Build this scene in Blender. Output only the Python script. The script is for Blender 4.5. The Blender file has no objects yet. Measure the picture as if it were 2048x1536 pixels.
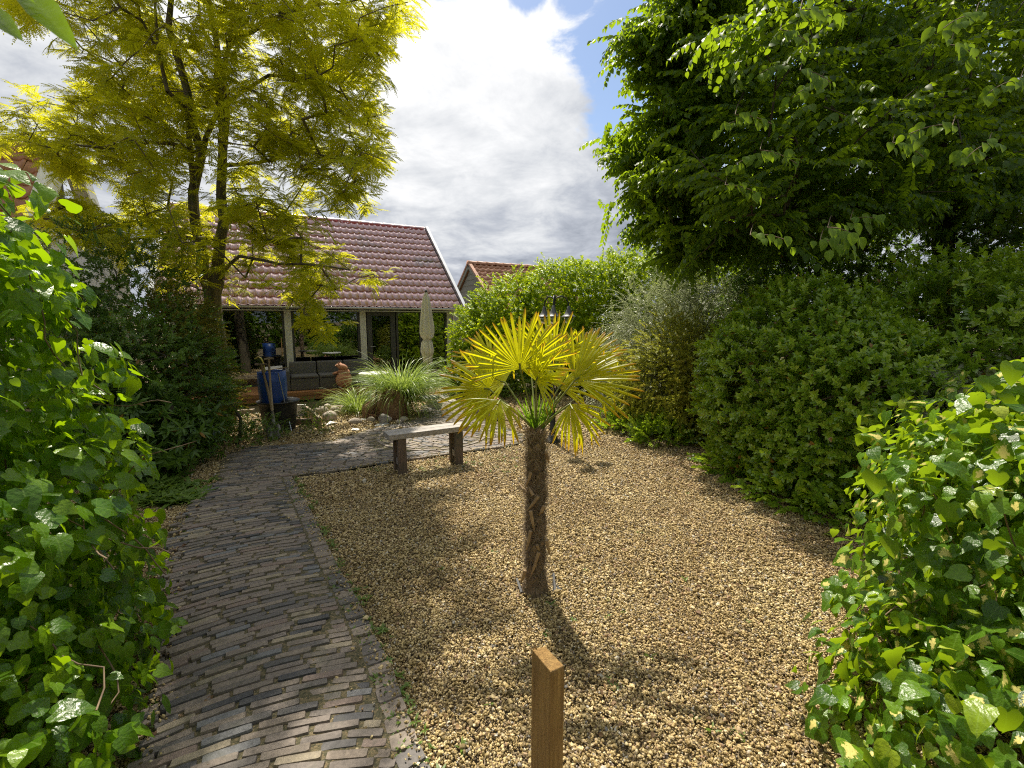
import bpy, math, random
import numpy as np
from mathutils import Vector, Matrix

SEED = 7
rnd = random.Random(SEED)
rg = np.random.default_rng(SEED)
scene = bpy.context.scene
COL = scene.collection
R = math.radians

# ------------------------------------------------------------------ camera
CAM_H = 1.7
PITCH = R(7.9)
F = 910.0
cam_d = bpy.data.cameras.new("camera")
cam_d.lens = 16.0
cam_d.sensor_width = 36.0
cam_d.clip_start = 0.05
cam_d.clip_end = 2000
cam_d.dof.use_dof = True
cam_d.dof.focus_distance = 4.5
cam_d.dof.aperture_fstop = 5.0
cam = bpy.data.objects.new("camera", cam_d)
cam.location = (0, 0, CAM_H)
cam.rotation_euler = (R(90) - PITCH, 0, 0)
COL.objects.link(cam)
scene.camera = cam

# ------------------------------------------------------------------ sun, sky
SUN_AZ = math.atan2(-0.155, 0.513)       # towards the sun, from +Y to +X
SUN_EL = R(57.5)
SUN_DIR = Vector((math.sin(SUN_AZ) * math.cos(SUN_EL), math.cos(SUN_AZ) * math.cos(SUN_EL), math.sin(SUN_EL)))
sun_d = bpy.data.lights.new("sun", 'SUN')
sun_d.energy = 5.0
sun_d.angle = R(0.6)
sun_d.color = (1.0, 0.92, 0.78)
sun = bpy.data.objects.new("sun", sun_d)
sun.rotation_euler = SUN_DIR.to_track_quat('Z', 'Y').to_euler()
sun.location = (0, 0, 20)
COL.objects.link(sun)

scene.view_settings.view_transform = 'Standard'
scene.view_settings.look = 'None'
scene.view_settings.gamma = 1
scene.view_settings.exposure = 0.58
scene.view_settings.use_curve_mapping = False
scene.cycles.use_denoising = False
scene.cycles.filter_width = 1.1
scene.cycles.max_bounces = 10
scene.cycles.diffuse_bounces = 6
scene.cycles.transmission_bounces = 8
scene.cycles.transparent_max_bounces = 12
scene.cycles.sample_clamp_indirect = 4
scene.cycles.sample_clamp_direct = 9
scene.cycles.caustics_reflective = False
scene.cycles.caustics_refractive = False


def NT(tree):
    """small helper: returns add(type, **props) and link"""
    def add(t, inputs=None, **props):
        n = tree.nodes.new(t)
        for k, v in props.items():
            setattr(n, k, v)
        for k, v in (inputs or {}).items():
            s = n.inputs[k]
            if isinstance(v, bpy.types.NodeSocket):
                tree.links.new(v, s)
            else:
                s.default_value = v
        return n
    return add


def dirpx(px, py):
    u = (px - 1024) / F
    v = (768 - py) / F
    return Vector((u, math.cos(PITCH) + math.sin(PITCH) * v, -math.sin(PITCH) + math.cos(PITCH) * v))


def build_world():
    w = bpy.data.worlds.new("World")
    scene.world = w
    w.use_nodes = True
    t = w.node_tree
    t.nodes.clear()
    N = NT(t)
    sky = N('ShaderNodeTexSky', sky_type='NISHITA', sun_disc=False)
    sky.sun_elevation = SUN_EL
    sky.sun_rotation = SUN_AZ
    sky.air_density = 1.0
    sky.dust_density = 0.6
    bg_sky = N('ShaderNodeBackground', {'Color': sky.outputs[0], 'Strength': 0.10})
    tc = N('ShaderNodeTexCoord')
    nrm = N('ShaderNodeVectorMath', {0: tc.outputs['Generated']}, operation='NORMALIZE')
    sep = N('ShaderNodeSeparateXYZ', {0: nrm.outputs[0]})
    zz = N('ShaderNodeMath', {0: sep.outputs[2], 1: 0.0}, operation='MAXIMUM')
    den = N('ShaderNodeMath', {0: zz.outputs[0], 1: 0.22}, operation='ADD')
    cx = N('ShaderNodeMath', {0: sep.outputs[0], 1: den.outputs[0]}, operation='DIVIDE')
    cy = N('ShaderNodeMath', {0: sep.outputs[1], 1: den.outputs[0]}, operation='DIVIDE')
    pl = N('ShaderNodeCombineXYZ', {0: cx.outputs[0], 1: cy.outputs[0], 2: 3.7})
    n1 = N('ShaderNodeTexNoise', {'Vector': pl.outputs[0], 'Scale': 1.5, 'Detail': 10.0, 'Roughness': 0.60, 'Distortion': 0.35})
    n2 = N('ShaderNodeTexNoise', {'Vector': pl.outputs[0], 'Scale': 4.5, 'Detail': 8.0, 'Roughness': 0.62, 'Distortion': 0.4})
    # openings of blue sky between the clouds
    total = None
    for (px, py, rad) in ((1290, 165, 0.13), (1270, 70, 0.12), (1290, 250, 0.10), (1055, -28, 0.05), (1150, -22, 0.055), (1350, 40, 0.14), (900, -620, 0.3), (1560, -200, 0.35)):
        d = dirpx(px, py).normalized()
        dist = N('ShaderNodeVectorMath', {0: nrm.outputs[0], 1: tuple(d)}, operation='DISTANCE')
        fall = N('ShaderNodeMapRange', {0: dist.outputs['Value'], 1: rad * 1.5, 2: rad * 0.2, 3: 0.0, 4: 1.0}, interpolation_type='SMOOTHSTEP')
        if total is None:
            total = fall.outputs[0]
        else:
            total = N('ShaderNodeMath', {0: total, 1: fall.outputs[0]}, operation='MAXIMUM').outputs[0]
    wob = N('ShaderNodeMapRange', {0: n2.outputs[0], 1: 0.3, 2: 0.7, 3: -0.38, 4: 0.30})
    hole = N('ShaderNodeMath', {0: total, 1: wob.outputs[0]}, operation='ADD')
    hole2 = N('ShaderNodeMapRange', {0: hole.outputs[0], 1: 0.28, 2: 0.62, 3: 0.0, 4: 1.0}, interpolation_type='SMOOTHSTEP')
    # cloud brightness : thick grey bases, bright thin tops, brighter towards the sun
    dsun = N('ShaderNodeVectorMath', {0: nrm.outputs[0], 1: tuple(SUN_DIR)}, operation='DOT_PRODUCT')
    glow = N('ShaderNodeMapRange', {0: dsun.outputs['Value'], 1: 0.58, 2: 0.94, 3: -0.03, 4: 0.30}, interpolation_type='SMOOTHSTEP')
    mixn = N('ShaderNodeMath', {0: n1.outputs[0], 1: 0.62, 2: 0.0}, operation='MULTIPLY')
    mix2 = N('ShaderNodeMath', {0: n2.outputs[0], 1: 0.38, 2: mixn.outputs[0]}, operation='MULTIPLY_ADD')
    br = N('ShaderNodeMath', {0: mix2.outputs[0], 1: glow.outputs[0]}, operation='ADD')
    ramp = N('ShaderNodeValToRGB', {0: br.outputs[0]})
    e = ramp.color_ramp.elements
    e[0].position = 0.40
    e[0].color = (0.30, 0.33, 0.39, 1)
    e[1].position = 0.76
    e[1].color = (0.98, 0.98, 0.98, 1)
    m = ramp.color_ramp.elements.new(0.51)
    m.color = (0.48, 0.51, 0.57, 1)
    m = ramp.color_ramp.elements.new(0.60)
    m.color = (0.68, 0.70, 0.73, 1)
    bg_c = N('ShaderNodeBackground', {'Color': ramp.outputs[0], 'Strength': 0.75})
    mx = N('ShaderNodeMixShader', {0: hole2.outputs[0], 1: bg_c.outputs[0], 2: bg_sky.outputs[0]})
    out = N('ShaderNodeOutputWorld')
    t.links.new(mx.outputs[0], out.inputs[0])


build_world()


# ------------------------------------------------------------------ helpers
def ray(px, py):
    return dirpx(px, py)


def gp(px, py, z=0.0):
    """the point at height z seen at a pixel of the 2048 x 1536 photograph"""
    d = ray(px, py)
    s = (z - CAM_H) / d.z
    return Vector((d.x * s, d.y * s, z))


def dp(px, py, D):
    """the point at ground distance y = D seen at a pixel"""
    d = ray(px, py)
    s = D / d.y
    return Vector((d.x * s, D, CAM_H + d.z * s))


U = Vector((math.cos(R(28.1)), math.sin(R(28.1)), 0))
Nn = Vector((-math.sin(R(28.1)), math.cos(R(28.1)), 0))


def H(a, b, z=0.0):
    """house coordinates: a along the eave, b away from the camera"""
    p = U * a + Nn * b
    return Vector((p.x, p.y, z))


def tag(o, label=None, cat=None, group=None, kind=None):
    if label:
        o['label'] = label
    if cat:
        o['category'] = cat
    if group:
        o['group'] = group
    if kind:
        o['kind'] = kind
    return o


def thing(name, loc, label, cat, group=None):
    o = bpy.data.objects.new(name, None)
    o.location = loc
    o.empty_display_size = 0.1
    COL.objects.link(o)
    return tag(o, label, cat, group)


def root_loc(o):
    v = Vector((0, 0, 0))
    while o is not None:
        v += o.location
        o = o.parent
    return v


def attach(o, parent):
    """o's data is in world coordinates"""
    if parent is not None:
        o.parent = parent
        o.location = -root_loc(parent)
    COL.objects.link(o)
    return o


class MB:
    def __init__(s):
        s.v = []
        s.f = []
        s.t = []      # tint per vertex
        s.smooth = False

    def add(s, verts, faces, tint=0.5):
        b = len(s.v)
        s.v.extend([tuple(x) for x in verts])
        s.f.extend([tuple(i + b for i in f) for f in faces])
        if isinstance(tint, (int, float)):
            s.t.extend([tint] * len(verts))
        else:
            s.t.extend(tint)
        return s

    def box(s, o, ax, ay, az, tint=0.5):
        """box from corner o with edge vectors"""
        o, ax, ay, az = Vector(o), Vector(ax), Vector(ay), Vector(az)
        v = [o, o + ax, o + ax + ay, o + ay, o + az, o + ax + az, o + ax + ay + az, o + ay + az]
        f = [(3, 2, 1, 0), (4, 5, 6, 7), (0, 1, 5, 4), (1, 2, 6, 5), (2, 3, 7, 6), (3, 0, 4, 7)]
        if ax.cross(ay).dot(az) < 0:
            f = [tuple(reversed(q)) for q in f]
        return s.add(v, f, tint)

    def beam(s, p0, p1, w, h, up=(0, 0, 1), tint=0.5):
        p0, p1 = Vector(p0), Vector(p1)
        d = (p1 - p0).normalized()
        up = Vector(up)
        side = d.cross(up).normalized()
        up = side.cross(d).normalized()
        return s.box(p0 - side * w / 2 - up * h / 2, p1 - p0, side * w, up * h, tint)

    def tube(s, pts, rad, n=8, tint=0.5, cap=True):
        pts = [Vector(p) for p in pts]
        if isinstance(rad, (int, float)):
            rad = [rad] * len(pts)
        vs = []
        fs = []
        ref = Vector((0.13, 0.27, 1)) if abs((pts[-1] - pts[0]).normalized().z) < 0.9 else Vector((1, 0.1, 0))
        for i, p in enumerate(pts):
            d = (pts[min(i + 1, len(pts) - 1)] - pts[max(i - 1, 0)]).normalized()
            a = d.cross(ref).normalized()
            b = d.cross(a).normalized()
            for k in range(n):
                an = 2 * math.pi * k / n
                vs.append(p + (a * math.cos(an) + b * math.sin(an)) * rad[i])
        for i in range(len(pts) - 1):
            for k in range(n):
                k2 = (k + 1) % n
                fs.append((i * n + k, i * n + k2, (i + 1) * n + k2, (i + 1) * n + k))
        if cap:
            fs.append(tuple(range(n)))
            fs.append(tuple(reversed(range((len(pts) - 1) * n, len(pts) * n))))
        return s.add(vs, fs, tint)

    def lathe(s, c, prof, n=24, tint=0.5):
        """prof list of (r,z)"""
        c = Vector(c)
        vs = []
        fs = []
        for r, z in prof:
            for k in range(n):
                a = 2 * math.pi * k / n
                vs.append(c + Vector((r * math.cos(a), r * math.sin(a), z)))
        for i in range(len(prof) - 1):
            for k in range(n):
                k2 = (k + 1) % n
                fs.append((i * n + k, i * n + k2, (i + 1) * n + k2, (i + 1) * n + k))
        return s.add(vs, fs, tint)

    def ell(s, c, r, n=12, m=8, rough=0.0, seed=0, tint=0.5, rot=None):
        rr = random.Random(seed)
        c = Vector(c)
        vs = []
        fs = []
        ph = [rr.uniform(0, 6.28) for _ in range(6)]
        for i in range(m + 1):
            th = math.pi * i / m
            for k in range(n):
                a = 2 * math.pi * k / n
                d = Vector((math.sin(th) * math.cos(a), math.sin(th) * math.sin(a), math.cos(th)))
                q = 1 + rough * (math.sin(d.x * 3.1 + ph[0]) + math.sin(d.y * 3.7 + ph[1]) + math.sin(d.z * 3.3 + ph[2]) + 0.5 * math.sin(d.x * 7 + ph[3]) + 0.5 * math.sin(d.y * 8 + ph[4]))
                p = Vector((d.x * r[0], d.y * r[1], d.z * r[2])) * q
                if rot is not None:
                    p = rot @ p
                vs.append(c + p)
        for i in range(m):
            for k in range(n):
                k2 = (k + 1) % n
                fs.append((i * n + k, (i + 1) * n + k, (i + 1) * n + k2, i * n + k2))
        return s.add(vs, fs, tint)

    def mesh(s, name, mat, smooth=False):
        me = bpy.data.meshes.new(name)
        me.from_pydata(s.v, [], s.f)
        at = me.attributes.new("tint", 'FLOAT', 'POINT')
        at.data.foreach_set("value", np.array(s.t, dtype=np.float32))
        if mat:
            me.materials.append(mat)
        if smooth:
            me.polygons.foreach_set("use_smooth", np.ones(len(me.polygons), dtype=bool))
        me.update()
        return me

    def build(s, name, mat, parent=None, smooth=False, kind=None, label=None, bevel=0.0):
        o = bpy.data.objects.new(name, s.mesh(name, mat, smooth))
        if bevel > 0:
            b = o.modifiers.new("bevel", 'BEVEL')
            b.width = bevel
            b.segments = 2
            b.limit_method = 'ANGLE'
        attach(o, parent)
        return tag(o, label, kind=kind)


def np_mesh(name, V, Fq, mat, tint=None, smooth=True, extra=None):
    """V (n,3), Fq (m,k) all the same size of face"""
    me = bpy.data.meshes.new(name)
    V = np.asarray(V, dtype=np.float32)
    Fq = np.asarray(Fq, dtype=np.int32)
    m, k = Fq.shape
    me.vertices.add(len(V))
    me.vertices.foreach_set("co", V.ravel())
    me.loops.add(m * k)
    me.loops.foreach_set("vertex_index", Fq.ravel())
    me.polygons.add(m)
    me.polygons.foreach_set("loop_start", np.arange(0, m * k, k, dtype=np.int32))
    me.polygons.foreach_set("loop_total", np.full(m, k, dtype=np.int32))
    me.polygons.foreach_set("use_smooth", np.full(m, smooth, dtype=bool))
    if tint is not None:
        at = me.attributes.new("tint", 'FLOAT', 'POINT')
        at.data.foreach_set("value", np.asarray(tint, dtype=np.float32))
    for nm, arr in (extra or {}).items():
        at = me.attributes.new(nm, 'FLOAT', 'POINT')
        at.data.foreach_set("value", np.asarray(arr, dtype=np.float32))
    if mat:
        me.materials.append(mat)
    me.update(calc_edges=True)
    me.validate()
    return me


def stamp(V, Fq, mats, offs, scl=None):
    """copies template (V,F) with rotation mats (N,3,3), offsets (N,3), scales (N,)"""
    V = np.asarray(V, float)
    mats = np.asarray(mats, float)
    offs = np.asarray(offs, float)
    if scl is None:
        scl = np.ones(len(mats))
    out = np.einsum('nij,vj->nvi', mats, V) * np.asarray(scl)[:, None, None] + offs[:, None, :]
    Fq = np.asarray(Fq)
    FF = (Fq[None] + (np.arange(len(mats)) * len(V))[:, None, None]).reshape(-1, Fq.shape[1])
    return out.reshape(-1, 3), FF


def nz(a):
    a = np.asarray(a, float)
    return a / np.maximum(np.linalg.norm(a, axis=-1, keepdims=True), 1e-9)


def frames(ydir, nrm):
    """rotation matrices with local Y along ydir and local Z near nrm"""
    y = nz(ydir)
    x = nz(np.cross(y, np.asarray(nrm, float)))
    z = np.cross(x, y)
    return np.stack([x, y, z], axis=-1)


def to_euler(M):
    M = np.asarray(M)
    ry = np.arcsin(np.clip(-M[:, 2, 0], -1, 1))
    rx = np.arctan2(M[:, 2, 1], M[:, 2, 2])
    rz = np.arctan2(M[:, 1, 0], M[:, 0, 0])
    return np.stack([rx, ry, rz], -1)


def gn_tree(objs):
    t = bpy.data.node_groups.new("scatter", 'GeometryNodeTree')
    t.interface.new_socket("Geometry", in_out='INPUT', socket_type='NodeSocketGeometry')
    t.interface.new_socket("Geometry", in_out='OUTPUT', socket_type='NodeSocketGeometry')
    N = NT(t)
    gi = N('NodeGroupInput')
    go = N('NodeGroupOutput')
    join = N('GeometryNodeJoinGeometry')
    for o in objs:
        oi = N('GeometryNodeObjectInfo')
        oi.inputs['Object'].default_value = o
        oi.inputs['As Instance'].default_value = False
        g2 = N('GeometryNodeGeometryToInstance')
        t.links.new(oi.outputs['Geometry'], g2.inputs[0])
        t.links.new(g2.outputs[0], join.inputs[0])
    inst = N('GeometryNodeInstanceOnPoints')
    t.links.new(gi.outputs[0], inst.inputs['Points'])
    t.links.new(join.outputs[0], inst.inputs['Instance'])
    inst.inputs['Pick Instance'].default_value = True
    a = N('GeometryNodeInputNamedAttribute', data_type='INT')
    a.inputs['Name'].default_value = "idx"
    t.links.new(a.outputs['Attribute'], inst.inputs['Instance Index'])
    a = N('GeometryNodeInputNamedAttribute', data_type='FLOAT_VECTOR')
    a.inputs['Name'].default_value = "rot"
    er = N('FunctionNodeEulerToRotation')
    t.links.new(a.outputs['Attribute'], er.inputs[0])
    t.links.new(er.outputs[0], inst.inputs['Rotation'])
    a = N('GeometryNodeInputNamedAttribute', data_type='FLOAT')
    a.inputs['Name'].default_value = "scl"
    t.links.new(a.outputs['Attribute'], inst.inputs['Scale'])
    t.links.new(inst.outputs[0], go.inputs[0])
    return t


def scatter(name, pts, mats, scl, sources, parent=None, kind='stuff', mat=None, label=None):
    pts = np.asarray(pts, np.float32)
    n = len(pts)
    me = bpy.data.meshes.new(name)
    me.vertices.add(n)
    me.vertices.foreach_set("co", pts.ravel())
    at = me.attributes.new("rot", 'FLOAT_VECTOR', 'POINT')
    at.data.foreach_set("vector", to_euler(mats).astype(np.float32).ravel())
    at = me.attributes.new("scl", 'FLOAT', 'POINT')
    at.data.foreach_set("value", np.asarray(scl, np.float32))
    at = me.attributes.new("idx", 'INT', 'POINT')
    at.data.foreach_set("value", rg.integers(0, len(sources), n).astype(np.int32))
    if mat:
        me.materials.append(mat)
    o = bpy.data.objects.new(name, me)
    md = o.modifiers.new("scatter", 'NODES')
    md.node_group = gn_tree(sources)
    attach(o, parent)
    return tag(o, label, kind=kind)


def src(me):
    """an unlinked object that only serves as a template"""
    return bpy.data.objects.new(me.name, me)


def ipoly(px, py, poly):
    px = np.asarray(px)
    py = np.asarray(py)
    inside = np.zeros(px.shape, bool)
    n = len(poly)
    j = n - 1
    for i in range(n):
        xi, yi = poly[i][0], poly[i][1]
        xj, yj = poly[j][0], poly[j][1]
        c = ((yi > py) != (yj > py)) & (px < (xj - xi) * (py - yi) / (yj - yi + 1e-12) + xi)
        inside ^= c
        j = i
    return inside


# ------------------------------------------------------------------ materials
def new_mat(name):
    m = bpy.data.materials.new(name)
    m.use_nodes = True
    m.node_tree.nodes.clear()
    return m, NT(m.node_tree)


def ramp_node(N, fac, stops):
    r = N('ShaderNodeValToRGB', {0: fac})
    e = r.color_ramp.elements
    while len(e) < len(stops):
        e.new(0.5)
    for i, (p, c) in enumerate(stops):
        e[i].position = p
        e[i].color = (*c, 1)
    return r.outputs[0]


def simple(name, c0, c1=None, rough=0.6, scale=8, metal=0.0, bump=0.0, bscale=60, stretch=None, rvar=0.0, tintmix=0.0, coat=0.0, spec=0.5, dirt=None):
    m, N = new_mat(name)
    tc = N('ShaderNodeTexCoord')
    vec = tc.outputs['Object']
    if stretch:
        vec = N('ShaderNodeMapping', {0: vec, 'Scale': stretch}).outputs[0]
    n = N('ShaderNodeTexNoise', {'Vector': vec, 'Scale': scale, 'Detail': 6.0, 'Roughness': 0.6})
    fac = n.outputs[0]
    fac = N('ShaderNodeMapRange', {0: fac, 1: 0.3, 2: 0.7}).outputs[0]
    if tintmix > 0:
        at = N('ShaderNodeAttribute', attribute_name="tint")
        oi = N('ShaderNodeObjectInfo')
        s = N('ShaderNodeMath', {0: at.outputs['Fac'], 1: 0.35}, operation='MULTIPLY_ADD')
        k = N('ShaderNodeMath', {0: oi.outputs['Random'], 1: 0.5}, operation='MULTIPLY')
        m.node_tree.links.new(k.outputs[0], s.inputs[2])
        fac = N('ShaderNodeMix', {0: tintmix, 2: fac, 3: s.outputs[0]}).outputs[0]
    col = N('ShaderNodeMix', {0: fac, 6: (*c0, 1), 7: (*(c1 or c0), 1)}, data_type='RGBA').outputs[2]
    if dirt:
        n3 = N('ShaderNodeTexNoise', {'Vector': tc.outputs['Object'], 'Scale': scale * 0.35, 'Detail': 8.0, 'Roughness': 0.7})
        f3 = N('ShaderNodeMapRange', {0: n3.outputs[0], 1: 0.52, 2: 0.68}).outputs[0]
        col = N('ShaderNodeMix', {0: f3, 6: col, 7: (*dirt, 1)}, data_type='RGBA').outputs[2]
    p = N('ShaderNodeBsdfPrincipled', {'Base Color': col, 'Roughness': rough, 'Metallic': metal})
    p.inputs['Specular IOR Level'].default_value = spec
    p.inputs['Coat Weight'].default_value = coat
    if rvar:
        rr = N('ShaderNodeMapRange', {0: fac, 1: 0, 2: 1, 3: rough - rvar, 4: rough + rvar})
        m.node_tree.links.new(rr.outputs[0], p.inputs['Roughness'])
    if bump > 0:
        nb = N('ShaderNodeTexNoise', {'Vector': vec, 'Scale': bscale, 'Detail': 5.0, 'Roughness': 0.65})
        b = N('ShaderNodeBump', {'Strength': bump, 'Distance': 0.01, 'Height': nb.outputs[0]})
        m.node_tree.links.new(b.outputs[0], p.inputs['Normal'])
    o = N('ShaderNodeOutputMaterial')
    m.node_tree.links.new(p.outputs[0], o.inputs[0])
    return m


def leaf_mat(name, stops, trans, tmix=0.42, rough=0.42, spec=0.5, odd=None, oddfac=0.04, tipc=None, varieg=None, bump=0.0, coat=0.0, veins=None):
    """stops: ramp over a random value; trans: colour of the light that comes through"""
    m, N = new_mat(name)
    L = m.node_tree.links
    oi = N('ShaderNodeObjectInfo')
    at = N('ShaderNodeAttribute', attribute_name="tint")
    s = N('ShaderNodeMath', {0: oi.outputs['Random'], 1: 0.5}, operation='MULTIPLY')
    f = N('ShaderNodeMath', {0: at.outputs['Fac'], 1: 0.5, 2: s.outputs[0]}, operation='MULTIPLY_ADD').outputs[0]
    col = ramp_node(N, f, stops)
    tcol = N('ShaderNodeMix', {0: 0.75, 6: col, 7: (*trans, 1)}, data_type='RGBA').outputs[2]
    if veins:
        tcv = N('ShaderNodeTexCoord')
        sx = N('ShaderNodeSeparateXYZ', {0: tcv.outputs['Object']})
        axv = N('ShaderNodeMath', {0: sx.outputs[0]}, operation='ABSOLUTE')
        if veins == 'palm':
            an = N('ShaderNodeMath', {0: axv.outputs[0], 1: sx.outputs[1]}, operation='ARCTAN2')
            w_ = N('ShaderNodeMath', {0: an.outputs[0], 1: 4.6}, operation='MULTIPLY')
        else:
            y2 = N('ShaderNodeMath', {0: axv.outputs[0], 1: -0.9, 2: sx.outputs[1]}, operation='MULTIPLY_ADD')
            w_ = N('ShaderNodeMath', {0: y2.outputs[0], 1: 26.0}, operation='MULTIPLY')
        sn = N('ShaderNodeMath', {0: w_.outputs[0]}, operation='SINE')
        ab = N('ShaderNodeMath', {0: sn.outputs[0]}, operation='ABSOLUTE')
        v1 = N('ShaderNodeMapRange', {0: ab.outputs[0], 1: 0.02, 2: 0.22, 3: 0.5, 4: 0.0})
        v2 = N('ShaderNodeMapRange', {0: axv.outputs[0], 1: 0.006, 2: 0.025, 3: 0.6, 4: 0.0})
        vm = N('ShaderNodeMath', {0: v1.outputs[0], 1: v2.outputs[0]}, operation='MAXIMUM')
        pale = N('ShaderNodeMix', {0: 0.5, 6: col, 7: (0.30, 0.42, 0.10, 1)}, data_type='RGBA').outputs[2]
        col = N('ShaderNodeMix', {0: vm.outputs[0], 6: col, 7: pale}, data_type='RGBA').outputs[2]
        nb2 = N('ShaderNodeTexNoise', {'Vector': tcv.outputs['Object'], 'Scale': 4.0, 'Detail': 5.0})
        bl = N('ShaderNodeMapRange', {0: nb2.outputs[0], 1: 0.3, 2: 0.7, 3: 0.72, 4: 1.25})
        col = N('ShaderNodeMix', {0: 1.0, 6: col, 7: bl.outputs[0]}, data_type='RGBA', blend_type='MULTIPLY').outputs[2]
    if odd:
        f2 = N('ShaderNodeMath', {0: f, 1: 7.31}, operation='MULTIPLY')
        f3 = N('ShaderNodeMath', {0: f2.outputs[0]}, operation='FRACT')
        f4 = N('ShaderNodeMath', {0: f3.outputs[0], 1: oddfac}, operation='LESS_THAN')
        col = N('ShaderNodeMix', {0: f4.outputs[0], 6: col, 7: (*odd, 1)}, data_type='RGBA').outputs[2]
        tcol = N('ShaderNodeMix', {0: f4.outputs[0], 6: tcol, 7: (*odd, 1)}, data_type='RGBA').outputs[2]
    if varieg:
        # pale centre of variegated ivy leaves: radial value stored in attribute 'edge'
        ed = N('ShaderNodeAttribute', attribute_name="edge")
        tc = N('ShaderNodeTexCoord')
        nn = N('ShaderNodeTexNoise', {'Vector': tc.outputs['Object'], 'Scale': 5.0, 'Detail': 4.0, 'Roughness': 0.7})
        a = N('ShaderNodeMath', {0: nn.outputs[0], 1: 2.2, 2: -1.1}, operation='MULTIPLY_ADD')
        b = N('ShaderNodeMath', {0: ed.outputs['Fac'], 1: a.outputs[0]}, operation='ADD')
        c = N('ShaderNodeMapRange', {0: b.outputs[0], 1: 0.44, 2: 0.46, 3: 1.0, 4: 0.0})
        f3 = N('ShaderNodeMath', {0: N('ShaderNodeMath', {0: f, 1: 13.7}, operation='MULTIPLY').outputs[0]}, operation='FRACT')
        f4 = N('ShaderNodeMath', {0: f3.outputs[0], 1: varieg[0]}, operation='LESS_THAN')
        g = N('ShaderNodeMath', {0: c.outputs[0], 1: f4.outputs[0]}, operation='MULTIPLY')
        col = N('ShaderNodeMix', {0: g.outputs[0], 6: col, 7: (*varieg[1], 1)}, data_type='RGBA').outputs[2]
        tcol = N('ShaderNodeMix', {0: g.outputs[0], 6: tcol, 7: (*varieg[1], 1)}, data_type='RGBA').outputs[2]
    if tipc:
        ed = N('ShaderNodeAttribute', attribute_name="edge")
        tc = N('ShaderNodeTexCoord')
        nn = N('ShaderNodeTexNoise', {'Vector': tc.outputs['Object'], 'Scale': 18.0, 'Detail': 3.0})
        a = N('ShaderNodeMath', {0: nn.outputs[0], 1: 0.2, 2: ed.outputs['Fac']}, operation='MULTIPLY_ADD')
        c = N('ShaderNodeMapRange', {0: a.outputs[0], 1: 0.88, 2: 1.12, 3: 0.0, 4: 0.9})
        col = N('ShaderNodeMix', {0: c.outputs[0], 6: col, 7: (*tipc, 1)}, data_type='RGBA').outputs[2]
        tcol = N('ShaderNodeMix', {0: c.outputs[0], 6: tcol, 7: (*tipc, 1)}, data_type='RGBA').outputs[2]
    p = N('ShaderNodeBsdfPrincipled', {'Base Color': col, 'Roughness': rough})
    p.inputs['Specular IOR Level'].default_value = spec
    p.inputs['Coat Weight'].default_value = coat
    p.inputs['Coat Roughness'].default_value = 0.12
    t = N('ShaderNodeBsdfTranslucent', {'Color': tcol})
    if bump > 0:
        tc = N('ShaderNodeTexCoord')
        nb = N('ShaderNodeTexNoise', {'Vector': tc.outputs['Object'], 'Scale': 6.0, 'Detail': 4.0})
        b = N('ShaderNodeBump', {'Strength': bump, 'Distance': 0.08, 'Height': nb.outputs[0]})
        L.new(b.outputs[0], p.inputs['Normal'])
    mx = N('ShaderNodeMixShader', {0: tmix, 1: p.outputs[0], 2: t.outputs[0]})
    o = N('ShaderNodeOutputMaterial')
    L.new(mx.outputs[0], o.inputs[0])
    return m


def brick_mat():
    m, N = new_mat("paving_brick")
    L = m.node_tree.links
    at = N('ShaderNodeAttribute', attribute_name="tint")
    col = ramp_node(N, at.outputs['Fac'], [(0.0, (0.050, 0.050, 0.053)), (0.2, (0.105, 0.095, 0.087)), (0.42, (0.165, 0.134, 0.110)),
                                            (0.62, (0.215, 0.172, 0.13)), (0.8, (0.185, 0.135, 0.108)), (0.92, (0.27, 0.225, 0.15)), (1.0, (0.145, 0.143, 0.142))])
    geo = N('ShaderNodeNewGeometry')
    n = N('ShaderNodeTexNoise', {'Vector': geo.outputs['Position'], 'Scale': 55.0, 'Detail': 6.0, 'Roughness': 0.7})
    n2 = N('ShaderNodeTexNoise', {'Vector': geo.outputs['Position'], 'Scale': 7.0, 'Detail': 5.0, 'Roughness': 0.65})
    f = N('ShaderNodeMapRange', {0: n.outputs[0], 1: 0.3, 2: 0.72, 3: 0.70, 4: 1.45})
    col = N('ShaderNodeMix', {0: 1.0, 6: col, 7: f.outputs[0]}, data_type='RGBA', blend_type='MULTIPLY').outputs[2]
    f2 = N('ShaderNodeMapRange', {0: n2.outputs[0], 1: 0.55, 2: 0.72, 3: 0.0, 4: 0.7})
    col = N('ShaderNodeMix', {0: f2.outputs[0], 6: col, 7: (0.06, 0.065, 0.04, 1)}, data_type='RGBA').outputs[2]
    p = N('ShaderNodeBsdfPrincipled', {'Base Color': col, 'Roughness': 0.68})
    b = N('ShaderNodeBump', {'Strength': 0.5, 'Distance': 0.006, 'Height': n.outputs[0]})
    L.new(b.outputs[0], p.inputs['Normal'])
    o = N('ShaderNodeOutputMaterial')
    L.new(p.outputs[0], o.inputs[0])
    return m


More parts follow.
